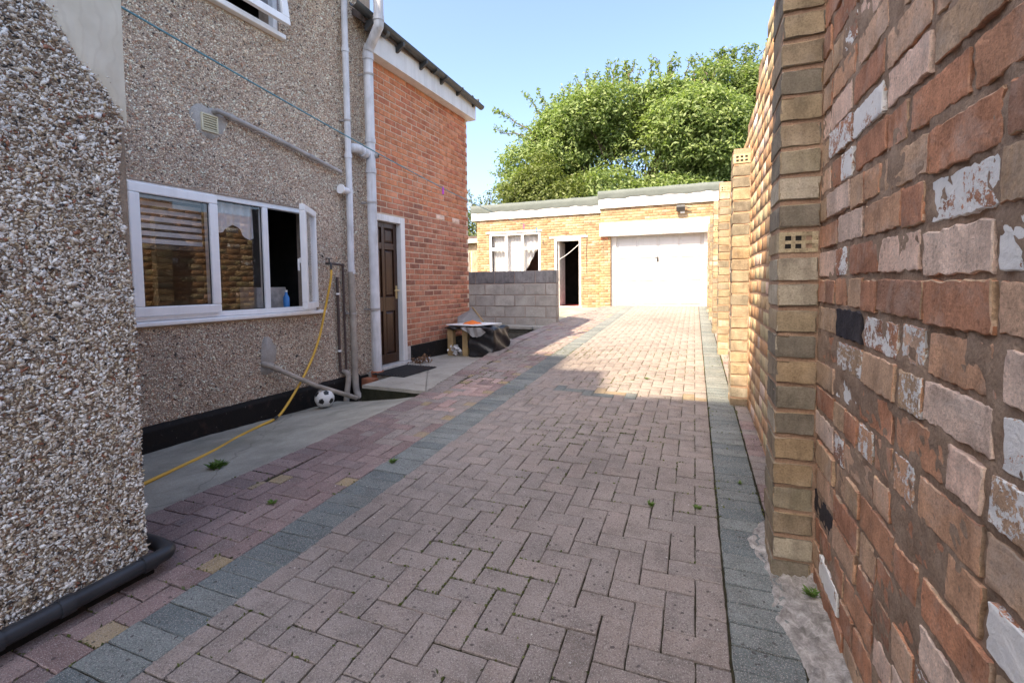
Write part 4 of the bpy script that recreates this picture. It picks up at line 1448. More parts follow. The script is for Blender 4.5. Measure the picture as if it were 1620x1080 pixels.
MB().tube([(TX, TS - 0.02, 2.235), (TX, TS - 0.12, 2.245)], 0.035, 14).build('side_inlet', M_PIPE, tp, smooth=True)
MB().tube([(TX, TS - 0.12, 2.245), (TX, TS - 0.135, 2.246)], 0.052, 16).build('inlet_cap', M_UPVC, tp, smooth=True)
# sloping grey overflow pipe
gp = MB().tube(smooth_path([(0.0, 2.60, 2.635), (0.04, 2.61, 2.635), (0.055, 2.66, 2.63), (0.055, 3.2, 2.555), (0.055, 3.95, 2.43)], 4), 0.021, 12).build('overflow_pipe', M_PIPE_GREY, house, smooth=True)
for s, z in ((2.72, 2.622), (3.18, 2.558), (3.55, 2.497)):
    collar(gp, (0.055, s, z), (0, 1, -0.16), 0.026, 0.05, M_PIPE_GREY)
# waste pipe sloping down to the gully
wp = MB().tube([(0.0, 2.95, 0.505), (0.06, 2.99, 0.48), (0.20, 3.37, 0.235), (0.34, 3.78, 0.03)], 0.023, 12).build('waste_pipe', M_PIPE_DIRTY, house, smooth=True)
collar(wp, (0.075, 3.03, 0.455), (0.35, 1, -0.6), 0.03, 0.05, M_PIPE_DIRTY)
# grey elbow and thin dark service pipes
MB().tube(smooth_path([(0.03, 3.93, 0.26), (0.075, 3.93, 0.25), (0.10, 3.925, 0.20), (0.11, 3.88, 0.02), (0.12, 3.86, -0.1)], 5), 0.03, 14).build('gully_pipe', M_PIPE_DIRTY, house, smooth=True)
dp = MB().tube([(0.03, 3.88, 0.27), (0.03, 3.875, 1.3)], 0.015, 10).build('service_pipe', M_COPPER, house, smooth=True)
for z in (0.5, 1.12): collar(dp, (0.03, 3.877, z), (0, 0, 1), 0.020, 0.02, M_UPVC, 'pipe_clip')
MB().tube(smooth_path([(0.03, 3.97, 0.22), (0.03, 3.965, 0.8), (0.03, 3.965, 1.38), (0.035, 3.95, 1.43), (0.05, 3.80, 1.44), (0.06, 3.71, 1.44)], 4), 0.012, 10).build('tap_pipe', M_COPPER, house, smooth=True)
# outside tap
tpm = MB()
tpm.tube([(0.04, 3.72, 1.44), (0.11, 3.70, 1.44)], 0.014, 10); tpm.tube(smooth_path([(0.10, 3.70, 1.44), (0.13, 3.69, 1.43), (0.135, 3.69, 1.37)], 4), 0.012, 10)
tpm.tube([(0.10, 3.70, 1.45), (0.10, 3.70, 1.485)], 0.007, 8); tpm.box(0.092, 0.108, 3.665, 3.735, 1.485, 1.495)
tpm.build('garden_tap', M_IRON, house, smooth=True)

# ================================================================== NEAR WING (pebbledash, left foreground)
WO = 1.70                       # local outward of the wing face
WS = 1.085                      # its far end along the wall
wing = empty('house_wing', tuple(HORG), -HA)
tag(wing, 'near pebbledash wing with a cream trowelled patch at its top corner', 'house', kind='thing')
m = MB(); m.box(-0.5, WO, -3.0, WS, -0.2, 2.62); wc = m.build('rendered_wall', M_CEMENT, wing, bevel=0.012)
def patch_edge(A):   # height below which the pebbles start
    t = WS - A
    return 1.86 + 0.02 * np.sin(t * 31) + np.clip(t, 0, 1) * 1.5
def keep_wing(A, Z, g_):
    return (Z < patch_edge(A) + g_.normal(0, 0.025, len(A))) & ((WS - A > 0.02 + 0.012 * np.sin(Z * 9)) | (Z < 1.2))
pebbles('pebbledash', WO, 0.25, WS - 0.003, 0.10, 2.60, [], 0.0074, 0.0069, ico(), M_PEB_NEAR, wc, 31, keep_wing)
# trowelled patch: a thin coat, uneven lower edge
V, F = [], []
na_, nz_ = 40, 26
for i in range(na_):
    a = WS + 0.004 - 1.1 * i / (na_ - 1)
    zl = float(patch_edge(np.array([a]))[0]) - 0.03
    for j in range(nz_):
        z = min(zl, 2.55) + (2.625 - min(zl, 2.55)) * j / (nz_ - 1)
        V.append((WO + 0.007 + 0.002 * sin(a * 40 + z * 9) - (0.006 if j == 0 else 0), a, z))
for i in range(na_ - 1):
    for j in range(nz_ - 1):
        a = i * nz_ + j
        F.append((a, a + 1, a + nz_ + 1, a + nz_))
link(bpy.data.objects.new('render_patch', mesh_np('render_patch', V, F, M_TROWEL, smooth=True)), wc)
m = MB(); m.box(WO - 0.01, WO + 0.012, -3.0, WS + 0.01, -0.2, 0.10); m.build('plinth', M_BITUMEN, wing)
m = MB(); m.box(-0.6, WO + 0.15, -3.1, WS + 0.05, 2.625, 2.72); m.build('roof', M_FELT, wing)
wpz = lambda s: 0.118 + 0.035 * (s - 1.0)
bp = MB().tube(smooth_path([(WO + 0.05, -2.0, wpz(-2)), (WO + 0.05, 0.0, wpz(0.0)), (WO + 0.05, 0.9, wpz(0.9)), (WO + 0.05, WS + 0.0, wpz(WS)), (WO + 0.035, WS + 0.05, wpz(WS)), (WO - 0.02, WS + 0.065, wpz(WS)), (WO - 0.2, WS + 0.065, wpz(WS)), (WO - 0.9, WS + 0.065, wpz(WS))], 7), 0.028, 16).build('drain_pipe', M_BLACKPIPE, wing, smooth=True)
for s in (0.62, 0.80, WS - 0.03): collar(bp, (WO + 0.05, s, wpz(s)), (0, 1, 0.035), 0.033, 0.04, M_BLACKPIPE)

# unseen house added behind the camera, outline stepped to throw shade on the drive
mh = empty('added_shade_house', (-5.0, -10.0, 0))
tag(mh, 'added unseen tall house shaped to cast the stepped shadow across the driveway', 'house', kind='thing')
prof = [(2.8, -0.4), (2.8, 14.15), (-0.09, 14.0), (-0.58, 15.17), (-1.14, 15.17), (-1.49, 16.15), (-1.98, 16.2), (-3.0, 16.2), (-3.0, -0.4)]
m = MB(); m.prism(prof, 1, -3.0, 3.0); m.build('wall', M_PATCH, mh)
for k in range(4):
    for j in range(2):
        x0_ = -2.2 + j * 2.6; z0_ = 2.6 + k * 2.9
        m = MB(); m.box(x0_, x0_ + 1.1, 3.001, 3.04, z0_, z0_ + 1.5)
        w_ = m.build('window', M_UPVC, mh, bevel=0.01)
        m = MB(); m.box(x0_ + 0.09, x0_ + 1.01, 3.0405, 3.046, z0_ + 0.09, z0_ + 1.41); m.build('pane', M_IRON, w_)

# ================================================================== OUTBUILDING AND GARAGE
OY = 13.70
of = lambda a, d, z: (a, OY - d, z)
OWIN = (-6.09, -4.39, 1.45, 2.80)
ODOOR = (-3.94, -3.13, 0.52, 2.55)
ob = empty('outbuilding', (-4.5, OY, 0.5))
tag(ob, 'flat roofed buff brick outbuilding with an open doorway', 'outbuilding', kind='thing')
OI = Vector((4.5, -OY, -0.5))
def ob_build(mb, name, mat_=None, parent=None, **kw):
    o = mb.build(name, mat_, parent or ob, **kw)
    if (parent or ob) is ob: o.location = OI
    return o
V, F = wall_holes(-6.52, -2.54, 0.2, 3.30, [OWIN, ODOOR], 0.22, lambda a, d, z: (a, OY - d + 0.007, z))
ow = link(bpy.data.objects.new('wall', mesh_np('wall', V, F, M_MORTAR_BUFF)), ob); ow.location = OI
def brick_face(a0, a1, z0, z1, holes, frame_M, mats_f, L=0.215, H=0.065, g_=0.010):
    it = []
    k = 0; z = z0
    while z + H <= z1 + 0.03:
        s = a0 - (0.1125 if k % 2 else 0)
        while s < a1:
            b0, b1 = max(s, a0), min(s + L, a1); s += L + g_
            if b1 - b0 < 0.04: continue
            zc = z + H / 2
            segs = [(b0, b1)]
            for h in holes:
                ns = []
                for (p, q) in segs:
                    if h[2] < zc < h[3] and q > h[0] and p < h[1]:
                        if p < h[0]: ns.append((p, h[0] - 0.002))
                        if q > h[1]: ns.append((h[1] + 0.002, q))
                    else: ns.append((p, q))
                segs = ns
            for (p, q) in segs:
                if q - p > 0.03:
                    it.append((0, frame_M((p + q) / 2, zc + random.gauss(0, 0.002)) @ Matrix.Rotation(random.gauss(0, 0.008), 4, 'X') @ Matrix.Diagonal(((q - p) / 0.2145, 1, 1, 1)), mats_f((p + q) / 2, zc)))
        z += H + g_; k += 1
    return it
FY = lambda y: (lambda a, z: Matrix.Translation((a, y + random.gauss(0, 0.0015), z)) @ frameM((0, 0, 0), (-1, 0, 0), (0, -1, 0), (0, 0, 1)))
bm_ = [MB_BUFF, MB_HOUSE]
def buffpick(a, z): return 1 if (random.random() < 0.07 or (abs(z - 2.75) < 0.1 and -4.3 < a < -3.4 and random.random() < .5)) else 0
it = brick_face(-6.52, -2.545, 0.50, 3.26, [OWIN, ODOOR], FY(OY), buffpick)
V, F, MI = merge_tpl([simple_brick(0.2145, 0.065, 0.018, 0.003)], it)
tag(link(bpy.data.objects.new('brick_mass', mesh_np('brick_mass', V, F, bm_, MI)), ow), kind='stuff')
# side wall and rear
m = MB(); m.box(-6.52, -6.30, OY + 0.23, OY + 4, 0.2, 3.30); m.box(-6.52, -2.5, OY + 4.001, OY + 4.2, 0.2, 3.3); ob_build(m, 'rear_wall', MB_BUFF)
m = MB(); m.box(-6.29, -2.56, OY + 0.24, OY + 3.9, 0.3, 3.28, skip=(2,)); ob_build(m, 'interior', M_ROOM)
m = MB(); m.box(-3.93, -3.14, OY + 0.01, OY + 1.6, 0.45, 0.525); ob_build(m, 'floor', M_REDFLOOR)
m = MB(); m.box(-6.66, -2.535, OY - 0.055, OY + 0.0, 3.235, 3.50); fo = ob_build(m, 'fascia', M_WHITE, bevel=0.004)
# felt roof with an uneven drip edge
def felt(x0, x1, zb, zt, y0, yb, parent_fn, name='felt_roof'):
    V, F = [], []
    n = 70
    for i in range(n):
        x = x0 + (x1 - x0) * i / (n - 1)
        w = 0.012 * sin(x * 7.3) + 0.008 * sin(x * 19 + 2) + 0.012 * (1 if sin(x * 3.1) > 0.6 else 0)
        V += [(x, y0 - 0.012, zb + w), (x, y0 - 0.03 + 0.006 * sin(x * 11), (zb + zt) / 2), (x, y0 - 0.02, zt - 0.03), (x, y0 + 0.03, zt + 0.004 * sin(x * 9)), (x, yb, zt - 0.05)]
    for i in range(n - 1):
        for k in range(4):
            a = i * 5 + k
            F.append((a, a + 5, a + 6, a + 1))
    return V, F
V, F = felt(-6.70, -2.53, 3.47, 3.72, OY - 0.06, OY + 4.3, None)
fr = link(bpy.data.objects.new('felt_roof', mesh_np('felt_roof', V, F, M_FELT, smooth=True)), ob); fr.location = OI
m = MB(); m.box(-6.69, -6.64, OY - 0.05, OY + 4.3, 3.24, 3.70); ob_build(m, 'side_fascia', M_WHITE)
# window of the outbuilding
wo = empty('window', tuple(OI), 0, ob)
def ringY(mb, a0, a1, z0, z1, w, y0, y1):
    mb.box(a0, a1, y0, y1, z1 - w, z1); mb.box(a0, a1, y0, y1, z0, z0 + w)
    mb.box(a0, a0 + w, y0, y1, z0 + w + .0005, z1 - w - .0005); mb.box(a1 - w, a1, y0, y1, z0 + w + .0005, z1 - w - .0005)
m = ringY(MB(), *OWIN, 0.07, OY + 0.01, OY + 0.08)
mb_ = m or None
m = MB(); ringY(m, *OWIN, 0.07, OY + 0.01, OY + 0.08)
m.box(-5.56, -5.48, OY + 0.011, OY + 0.079, 1.5205, 2.7295); m.box(-5.02, -4.94, OY + 0.011, OY + 0.079, 1.5205, 2.7295)
m.box(-6.0195, -5.5605, OY + 0.0, OY + 0.078, 2.27, 2.36); m.box(-4.9395, -4.4605, OY + 0.0, OY + 0.078, 2.27, 2.36)
m.build('frame', M_WHITE, wo, bevel=0.006)
for a0, a1, z0, z1 in ((-6.02, -5.56, 1.52, 2.27), (-6.02, -5.56, 2.36, 2.73), (-5.48, -5.02, 1.52, 2.73), (-4.94, -4.46, 1.52, 2.27), (-4.94, -4.46, 2.36, 2.73)):
    p = MB(); p.box(a0, a1, OY + 0.045, OY + 0.049, z0, z1); p.build('pane', M_GLASS, wo)
m = MB(); m.box(-6.2, -4.33, OY - 0.02, OY - 0.0005, 2.805, 2.86); ob_build(m, 'window_lintel', M_WHITE_OLD)
# curtains
def curtain(a0, a1, z0f, z1, y, folds, name):
    V, F = [], []
    nu, nv = 60, 12
    for j in range(nv):
        for i in range(nu):
            t = i / (nu - 1); q = j / (nv - 1)
            a = a0 + (a1 - a0) * t
            zl = z0f(t)
            V.append((a, y + 0.03 * sin(t * folds * 2 * pi) * (0.4 + 0.6 * q), z1 - (z1 - zl) * q))
    for j in range(nv - 1):
        for i in range(nu - 1):
            b = j * nu + i
            F.append((b, b + 1, b + nu + 1, b + nu))
    o = link(bpy.data.objects.new(name, mesh_np(name, V, F, M_NET, smooth=True)), ob); o.location = OI
curtain(-6.02, -5.0, lambda t: 1.5, 2.74, OY + 0.17, 9, 'curtain')
curtain(-5.0, -4.45, lambda t: 1.5 + max(0, (t - 0.0)) * 0.95, 2.74, OY + 0.19, 4, 'curtain')
# door frame, open leaf
m = MB(); m.box(-3.94, -3.875, OY - 0.01, OY + 0.08, 0.53, 2.55); m.box(-3.195, -3.13, OY - 0.01, OY + 0.08, 0.53, 2.55); m.box(-3.8745, -3.1955, OY - 0.0095, OY + 0.08, 2.475, 2.5495); ob_build(m, 'door_frame', M_WHITE_OLD, bevel=0.005)
m = MB(); m.box(-3.87, -3.82, OY + 0.085, OY + 0.78, 0.54, 2.47); ol = ob_build(m, 'open_door', M_WHITE_OLD, bevel=0.004)
m = MB(); m.box(-3.96, -3.10, OY - 0.05, OY + 0.079, 0.46, 0.528); ob_build(m, 'door_sill', M_PINKSILL, bevel=0.008)
m = MB(); m.box(-4.10, -2.93, OY - 0.02, OY - 0.0005, 2.565, 2.62); ob_build(m, 'door_lintel', M_WHITE_OLD)
m = MB(); m.tube(smooth_path([(-3.86, OY + 0.1, 1.92), (-3.55, OY + 0.08, 2.10), (-3.2, OY + 0.02, 2.36)], 5), 0.008, 6); ob_build(m, 'door_cord', M_BOARD)
m = MB(); m.tube(smooth_path([(-2.98, OY - 0.01, 2.72), (-2.95, OY - 0.02, 2.5), (-2.97, OY - 0.012, 2.1), (-2.96, OY - 0.01, 1.5)], 4), 0.006, 6); ob_build(m, 'wall_cable', M_COPPER)

# garage
GY = 13.60
ga = empty('garage', (-1.0, GY, 0.5))
tag(ga, 'flat roofed buff brick garage with a white up and over door', 'garage', kind='thing')
GI = Vector((1.0, -GY, -0.5))
def ga_build(mb, name, mat_=None, parent=None, **kw):
    o = mb.build(name, mat_, parent or ga, **kw)
    if (parent or ga) is ga: o.location = GI
    return o
GO = (-2.25, 0.365, 0.3, 2.62)
V, F = wall_holes(-2.535, 0.66, 0.2, 3.38, [GO], 0.22, lambda a, d, z: (a, GY - d + 0.007, z))
gw = link(bpy.data.objects.new('wall', mesh_np('wall', V, F, M_MORTAR_BUFF)), ga); gw.location = GI
it = brick_face(-2.535, 0.66, 0.50, 3.34, [GO, (-9, 9, 2.54, 2.90)], FY(GY), buffpick)
V, F, MI = merge_tpl([simple_brick(0.2145, 0.065, 0.018, 0.003)], it)
tag(link(bpy.data.objects.new('brick_mass', mesh_np('brick_mass', V, F, bm_, MI)), gw), kind='stuff')
m = MB(); m.box(-2.534, -2.32, GY + 0.23, GY + 5.0, 0.2, 3.38); m.box(0.44, 0.659, GY + 0.23, GY + 5.0, 0.2, 3.38); m.box(-2.31, 0.43, GY + 4.8, GY + 4.99, 0.2, 3.38); ga_build(m, 'side_wall', MB_BUFF)
m = MB(); m.box(-2.56, 0.67, GY - 0.055, GY - 0.001, 3.335, 3.62); ga_build(m, 'fascia', M_WHITE, bevel=0.004)
m = MB(); m.box(-2.575, -2.561, GY - 0.055, GY + 1.0, 3.335, 3.62); ga_build(m, 'fascia_return', M_WHITE)
V, F = felt(-2.60, 0.68, 3.60, 3.835, GY - 0.06, GY + 5.1, None)
fr = link(bpy.data.objects.new('felt_roof', mesh_np('felt_roof', V, F, M_FELT, smooth=True)), ga); fr.location = GI
m = MB(); m.box(-2.545, 0.40, GY - 0.10, GY + 0.20, 2.54, 2.915); ga_build(m, 'lintel_beam', M_WHITE, bevel=0.006)
gd = empty('garage_door', tuple(GI), 0, ga)
for a0, a1 in ((-2.25, -2.105), (0.235, 0.365)):
    m = MB(); m.box(a0, a1, GY + 0.13, GY + 0.21, 0.52, 2.538); m.build('door_post', M_WHITE, gd, bevel=0.006)
m = MB(); m.box(-2.10, 0.23, GY + 0.17, GY + 0.20, 0.55, 2.536); m.build('door_leaf', M_GARAGE, gd, bevel=0.003)
for i in range(4):
    for j in range(3):
        a0 = -2.06 + i * 0.565; z0 = 0.60 + j * 0.645
        p = MB()
        V = [(a0, GY + .17, z0), (a0 + .53, GY + .17, z0), (a0 + .53, GY + .17, z0 + .60), (a0, GY + .17, z0 + .60), (a0 + .03, GY + .15, z0 + .03), (a0 + .50, GY + .15, z0 + .03), (a0 + .50, GY + .15, z0 + .57), (a0 + .03, GY + .15, z0 + .57)]
        p.add(V, [(4, 5, 6, 7), (0, 1, 5, 4), (1, 2, 6, 5), (2, 3, 7, 6), (3, 0, 4, 7)])
        p.build('door_panel', M_GARAGE, gd)
m = MB(); m.box(-0.985, -0.945, GY + 0.14, GY + 0.1495, 1.80, 1.93); m.tube([(-0.965, GY + 0.145, 1.90), (-0.965, GY + 0.10, 1.90)], 0.012, 8); m.box(-1.03, -0.955, GY + 0.092, GY + 0.106, 1.888, 1.915); m.build('handle', M_IRON, gd)
# floodlight on the garage
fl = empty('floodlight', (-0.33, GY - 0.01, 3.16))
tag(fl, 'dark floodlight fixed above the white garage lintel', 'light', kind='thing')
m = MB(); m.box(-0.05, 0.05, -0.03, 0.0, 0.02, 0.14); m.build('bracket', M_IRON, fl)
m = MB(); m.box(-0.14, 0.08, -0.20, -0.05, -0.03, 0.10, rot=Matrix.Rotation(0.5, 3, 'X')); m.build('lamp_housing', M_IRON, fl, bevel=0.01)
m = MB(); m.box(0.06, 0.22, -0.10, -0.06, 0.04, 0.06, rot=Matrix.Rotation(0.35, 3, 'Y')); m.build('sensor_arm', M_IRON, fl)
m = MB(); m.box(-0.04, 0.07, -0.12, -0.03, -0.10, -0.035); m.build('sensor', M_BOARD, fl, bevel=0.01)

# ================================================================== BLOCK WALL AND LEDGE
bwY = 9.5
blk = empty('block_wall', (-3.9, bwY, 0.32))
tag(blk, 'low grey concrete block wall on the stone ledge', 'wall', kind='thing')
BI = Vector((3.9, -bwY, -0.32))
m = MB(); m.box(-5.6, -2.708, bwY + 0.009, bwY + 0.205, 0.30, 1.49); o = m.build('mortar', M_MORTAR_BLOCK, blk); o.location = BI
BKT = [rough_slab(0.44, 0.10, 0.213, 0.008, 6, 4, 0.0018, 800 + k) for k in range(4)]
rows = [(0.32, 0.165), (0.485, 0.24), (0.725, 0.245), (0.97, 0.245), (1.215, 0.275)]
for k, (z0, h) in enumerate(rows):
    a = -2.835 - (0.235 if k % 2 else 0.47) * (1 if k != 1 else 0.5)
    edges = [-2.698]
    a = -2.698 - (0.47 if k % 2 == 0 else 0.235)
    while a > -5.7:
        edges.append(a); a -= 0.47
    for (a1, a0) in zip(edges, edges[1:]):
        v = random.randrange(4)
        M = Matrix.Translation(BI) @ Matrix.Translation(((a0 + a1) / 2, bwY + random.gauss(0, 0.003), z0 + h / 2)) @ frameM((0, 0, 0), (-1, 0, 0), (0, -1, 0), (0, 0, 1)) @ Matrix.Rotation(random.gauss(0, 0.004), 4, 'Y') @ Matrix.Diagonal(((a1 - a0 - 0.013) / 0.44, 1, (h - 0.013) / 0.213, 1))
        piece('block', ('b', v), BKT[v], M_BLOCK_DARK if k == 4 else M_BLOCK, M, blk)
    # end blocks seen on the right hand return
    M = Matrix.Translation(BI) @ Matrix.Translation((-2.698, bwY + 0.1075, z0 + h / 2)) @ frameM((0, 0, 0), (0, -1, 0), (1, 0, 0), (0, 0, 1)) @ Matrix.Diagonal((0.18 / 0.44, 0.05, (h - 0.013) / 0.213, 1))
    piece('end_block', ('b', 0), BKT[0], M_BLOCK, M, blk)
# stone ledge below it
le = empty('stone_ledge', (-4.0, 9.4, 0.17))
tag(le, 'low stepped mossy stone retaining edge under the block wall', 'ledge', kind='thing')
LI = Vector((4.0, -9.4, -0.17))
def ledge_y(x): return 9.45 - 0.047 * (x + 7.6)
x = -5.9
k = 0
while x < -2.78:
    w = random.uniform(0.55, 0.9)
    x1_ = min(x + w, -2.76)
    yv = ledge_y((x + x1_) / 2)
    m = MB(); m.box(x + .004, x1_ - .004, yv - 0.10 + random.uniform(-.015, .015), yv + 0.42, 0.262, 0.322 + random.uniform(-.004, .008), rot=Matrix.Rotation(-0.047, 3, 'Z')); o = m.build('coping_slab', M_SLABTOP, le, bevel=0.012); o.location = LI
    for (z0, z1, back) in ((0.165, 0.255, 0.02), (0.07, 0.160, 0.0), (-0.1, 0.065, -0.02)):
        m = MB(); m.box(x + .006 + random.uniform(0, .05), x1_ - .006, yv - 0.03 + back + random.uniform(-.02, .02), yv + 0.35, z0, z1, rot=Matrix.Rotation(-0.047, 3, 'Z')); o = m.build('stone_course', M_STONE, le, bevel=0.012); o.location = LI
    x = x1_

# low building and clutter behind, left of the outbuilding
nb = empty('low_shed', (-8.6, 17.5, 0.4))
tag(nb, 'low brick shed with a pale gutter glimpsed beyond the outbuilding', 'shed', kind='thing')
m = MB(); m.box(-1.6, 1.9, -0.6, 2.0, -0.6, 2.55); m.build('wall', MB_BUFF, nb)
m = MB(); m.box(-1.7, 2.0, -0.75, 2.1, 2.56, 2.72); m.build('roof', M_TILE, nb)
m = MB(); m.box(-1.7, 2.0, -0.83, -0.755, 2.44, 2.60); m.build('gutter', M_WHITE_OLD, nb, bevel=0.02)
m = MB(); m.box(-7.75, -7.05, 14.2, 14.26, 0.5, 2.30)
tag(m.build('fence_panel', M_BLOCK, bevel=0.006), 'grey upright panel standing left of the outbuilding window', 'panel', kind='thing')
for i, (xa, xb, zt, lab) in enumerate(((-6.72, -6.98, 2.55, 'long pale pole leaning against the outbuilding corner'), (-6.62, -6.80, 2.30, 'shorter pale batten leaning beside the long pole'))):
    m = MB(); m.tube([(xa, 13.45, 0.42), (xb, 13.9, zt)], 0.022, 8)
    tag(m.build('leaning_pole', M_WOOD_PALE, smooth=True), lab, 'pole', 'poles leaning at the outbuilding corner', 'thing')

# ================================================================== SMALL THINGS BY THE HOUSE
# football
def football(r):
    t = (1 + sqrt(5)) / 2
    iv = ico()[0]
    faces = ico()[1]
    hv = np.array([iv[f].sum(0) for f in faces]); hv /= np.linalg.norm(hv, axis=1)[:, None]
    nu, nv = 72, 40
    R3 = np.array(Matrix.Rotation(0.5, 3, 'X') @ Matrix.Rotation(0.35, 3, 'Y') @ Matrix.Rotation(0.9, 3, 'Z'))
    V, F, MI = [], [], []
    for j in range(nv + 1):
        thj = pi * j / nv
        for i in range(nu):
            ph = 2 * pi * i / nu
            p = np.array((sin(thj) * cos(ph), sin(thj) * sin(ph), cos(thj)))
            V.append(tuple(p * r + np.array((0, 0, r))))
    for j in range(nv):
        for i in range(nu):
            i2 = (i + 1) % nu
            thm = pi * (j + 0.5) / nv; phm = 2 * pi * (i + 0.5) / nu
            p = R3 @ np.array((sin(thm) * cos(phm), sin(thm) * sin(phm), cos(thm)))
            F.append((j * nu + i, (j + 1) * nu + i, (j + 1) * nu + i2, j * nu + i2))
            MI.append(1 if (iv @ p).max() / 2.36 > (hv @ p).max() / 2.2673 else 0)
    return mesh_np('football', V, F, [M_BALLW, M_BALLB], MI, smooth=True)
fb = link(bpy.data.objects.new('football', football(0.093)))
fb.location = hw(0.21, 3.47, -0.006)
tag(fb, 'black and white football resting against the dark plinth', 'football', kind='thing')

# yellow hose
HP = [(0.135, 3.69, 1.375), (0.135, 3.68, 1.28), (0.11, 3.66, 1.12), (0.085, 3.63, 0.94), (0.09, 3.55, 0.70), (0.10, 3.43, 0.48), (0.115, 3.27, 0.28), (0.14, 3.08, 0.10), (0.175, 2.94, 0.028), (0.24, 2.72, 0.022), (0.36, 2.43, 0.028), (0.50, 2.16, 0.036), (0.62, 1.85, 0.045), (0.72, 1.56, 0.05), (0.86, 1.26, 0.055), (0.98, 1.15, 0.06)]
hose = MB().tube([hw(*p) for p in smooth_path(HP, 7)], 0.0115, 10).build('garden_hose', M_HOSE, smooth=True)
tag(hose, 'long yellow hose trailing from the tap across the concrete', 'hose', kind='thing')
MB().tube([hw(0.172, 2.952, 0.034), hw(0.186, 2.90, 0.025)], 0.0135, 10).build('tape_joint', M_TAPE, hose, smooth=True)
coil = []
for k in range(44):
    a_ = k / 44 * 2 * pi * 2.2
    coil.append(hw(0.98 + 0.15 * cos(a_) + 0.01 * sin(k), 1.24 + 0.135 * sin(a_), 0.07 + 0.011 * k / 20))
MB().tube(coil, 0.0115, 8).build('coil', M_HOSE, hose, smooth=True)

# doormat with ribs
dm = empty('doormat', hw(0.34, 4.60, LZ), -HA)
tag(dm, 'black ribbed rubber doormat below the brown door', 'doormat', kind='thing')
m = MB(); m.box(-0.22, 0.24, -0.32, 0.34, 0.001, 0.012); m.build('base', M_RUBBER, dm, bevel=0.004)
for k in range(11):
    x = -0.195 + k * 0.041
    b = MB(); b.box(x, x + 0.018, -0.30, 0.32, 0.0125, 0.020); b.build('rib', M_RUBBER, dm)

# dry leaf litter beside the mat
def leaf_quads(n, fn, size, seed, aspect=0.5):
    g_ = np.random.default_rng(seed)
    P_, nrm = fn(n, g_)
    R = rand_rot(n, g_)
    u = R[:, :, 0]; w = R[:, :, 1]
    if nrm is not None:
        u = u - (u * nrm).sum(1)[:, None] * nrm * 0.55
        u /= np.linalg.norm(u, axis=1)[:, None]
        w = np.cross(nrm + 0.5 * R[:, :, 2], u)
        w /= np.linalg.norm(w, axis=1)[:, None]
    s = size * g_.uniform(0.6, 1.25, n)[:, None]
    V = np.stack([P_ - u * s, P_ + w * s * aspect + np.cross(u, w) * s * 0.12, P_ + u * s, P_ - w * s * aspect + np.cross(u, w) * s * 0.12], 1)
    F = (np.arange(n)[:, None] * 4 + np.array([0, 1, 2, 3])[None])
    return V.reshape(-1, 3), F
def pile(n, g_):
    c = np.array(hw(0.16, 5.20, LZ + 0.01))
    P_ = c + g_.normal(0, 1, (n, 3)) * np.array([0.06, 0.075, 0.0])
    P_[:, 2] += np.abs(g_.normal(0, 0.028, n))
    return P_, None
V, F = leaf_quads(260, pile, 0.022, 3)
lt = link(bpy.data.objects.new('leaf_litter', mesh_np('leaf_litter', V, F, [M_DEAD, M_FOIL], (np.arange(260) % 9 == 0).astype(int))))
tag(lt, 'small heap of dry brown leaves between doormat and brick plinth', 'leaves', kind='stuff')

# table covered in plastic with a board and an orange cloth
tb = empty('workbench', hw(0.12, 5.95, LZ - 0.018), -HA)
tag(tb, 'rough timber bench half covered in black plastic by the brick corner', 'bench', kind='thing')
for (x, y) in ((0.0, 0.0), (0.24, 0.02), (0.0, 0.62), (0.40, 0.62)):
    m = MB(); m.box(x, x + 0.09, y, y + 0.09, 0.0, 0.385); m.build('leg', M_WOOD, tb, bevel=0.004)
m = MB(); m.box(-0.005, 0.40, 0.0, 0.72, 0.386, 0.405); m.build('bench_top', M_WOOD, tb, bevel=0.004)
# black plastic sheeting bulging over the right half and hanging to the ground
def wrinkled_box(x0, x1, y0, y1, z0, z1, r, n, amp, seed):
    g_ = np.random.default_rng(seed)
    ph = g_.uniform(0, 6.3, 12); fr_ = g_.uniform(8, 34, (12, 3))
    V, F, idx = [], [], {}
    def vid(p):
        key = tuple(np.round(p, 4))
        if key not in idx:
            h_ = np.array([(x1 - x0) / 2, (y1 - y0) / 2, (z1 - z0) / 2]); c_ = np.array([(x1 + x0) / 2, (y1 + y0) / 2, (z1 + z0) / 2])
            q = np.array(p) * h_; k = np.clip(q, -(h_ - r), h_ - r); d = q - k; L = np.linalg.norm(d)
            nrm = d / L if L > 1e-9 else np.zeros(3)
            pos = k + nrm * min(L, r) + c_
            w = sum(np.sin(pos @ fr_[i] + ph[i]) for i in range(12)) / 12
            pos = pos + nrm * amp * w * 3 - nrm * amp * (0.8 if w < 0 else 0)
            pos[2] = max(pos[2], 0.006)
            idx[key] = len(V); V.append(pos)
        return idx[key]
    t = np.linspace(-1, 1, n)
    for ax in range(3):
        for sg in (-1, 1):
            u, w = [(1, 2), (2, 0), (0, 1)][ax]
            for i in range(n - 1):
                for j in range(n - 1):
                    q = []
                    for (a_, b_) in ((i, j), (i + 1, j), (i + 1, j + 1), (i, j + 1)):
                        p = [0, 0, 0]; p[ax] = sg; p[u] = t[a_]; p[w] = t[b_]
                        q.append(vid(p))
                    F.append(tuple(q) if sg > 0 else tuple(reversed(q)))
    return V, F
V, F = wrinkled_box(0.37, 0.80, -0.06, 0.50, 0.0, 0.43, 0.04, 22, 0.013, 4)
link(bpy.data.objects.new('plastic_cover', mesh_np('plastic_cover', V, F, M_BAG, smooth=True)), tb)
V, F = wrinkled_box(-0.04, 0.40, -0.05, 0.74, 0.395, 0.44, 0.02, 18, 0.008, 6)
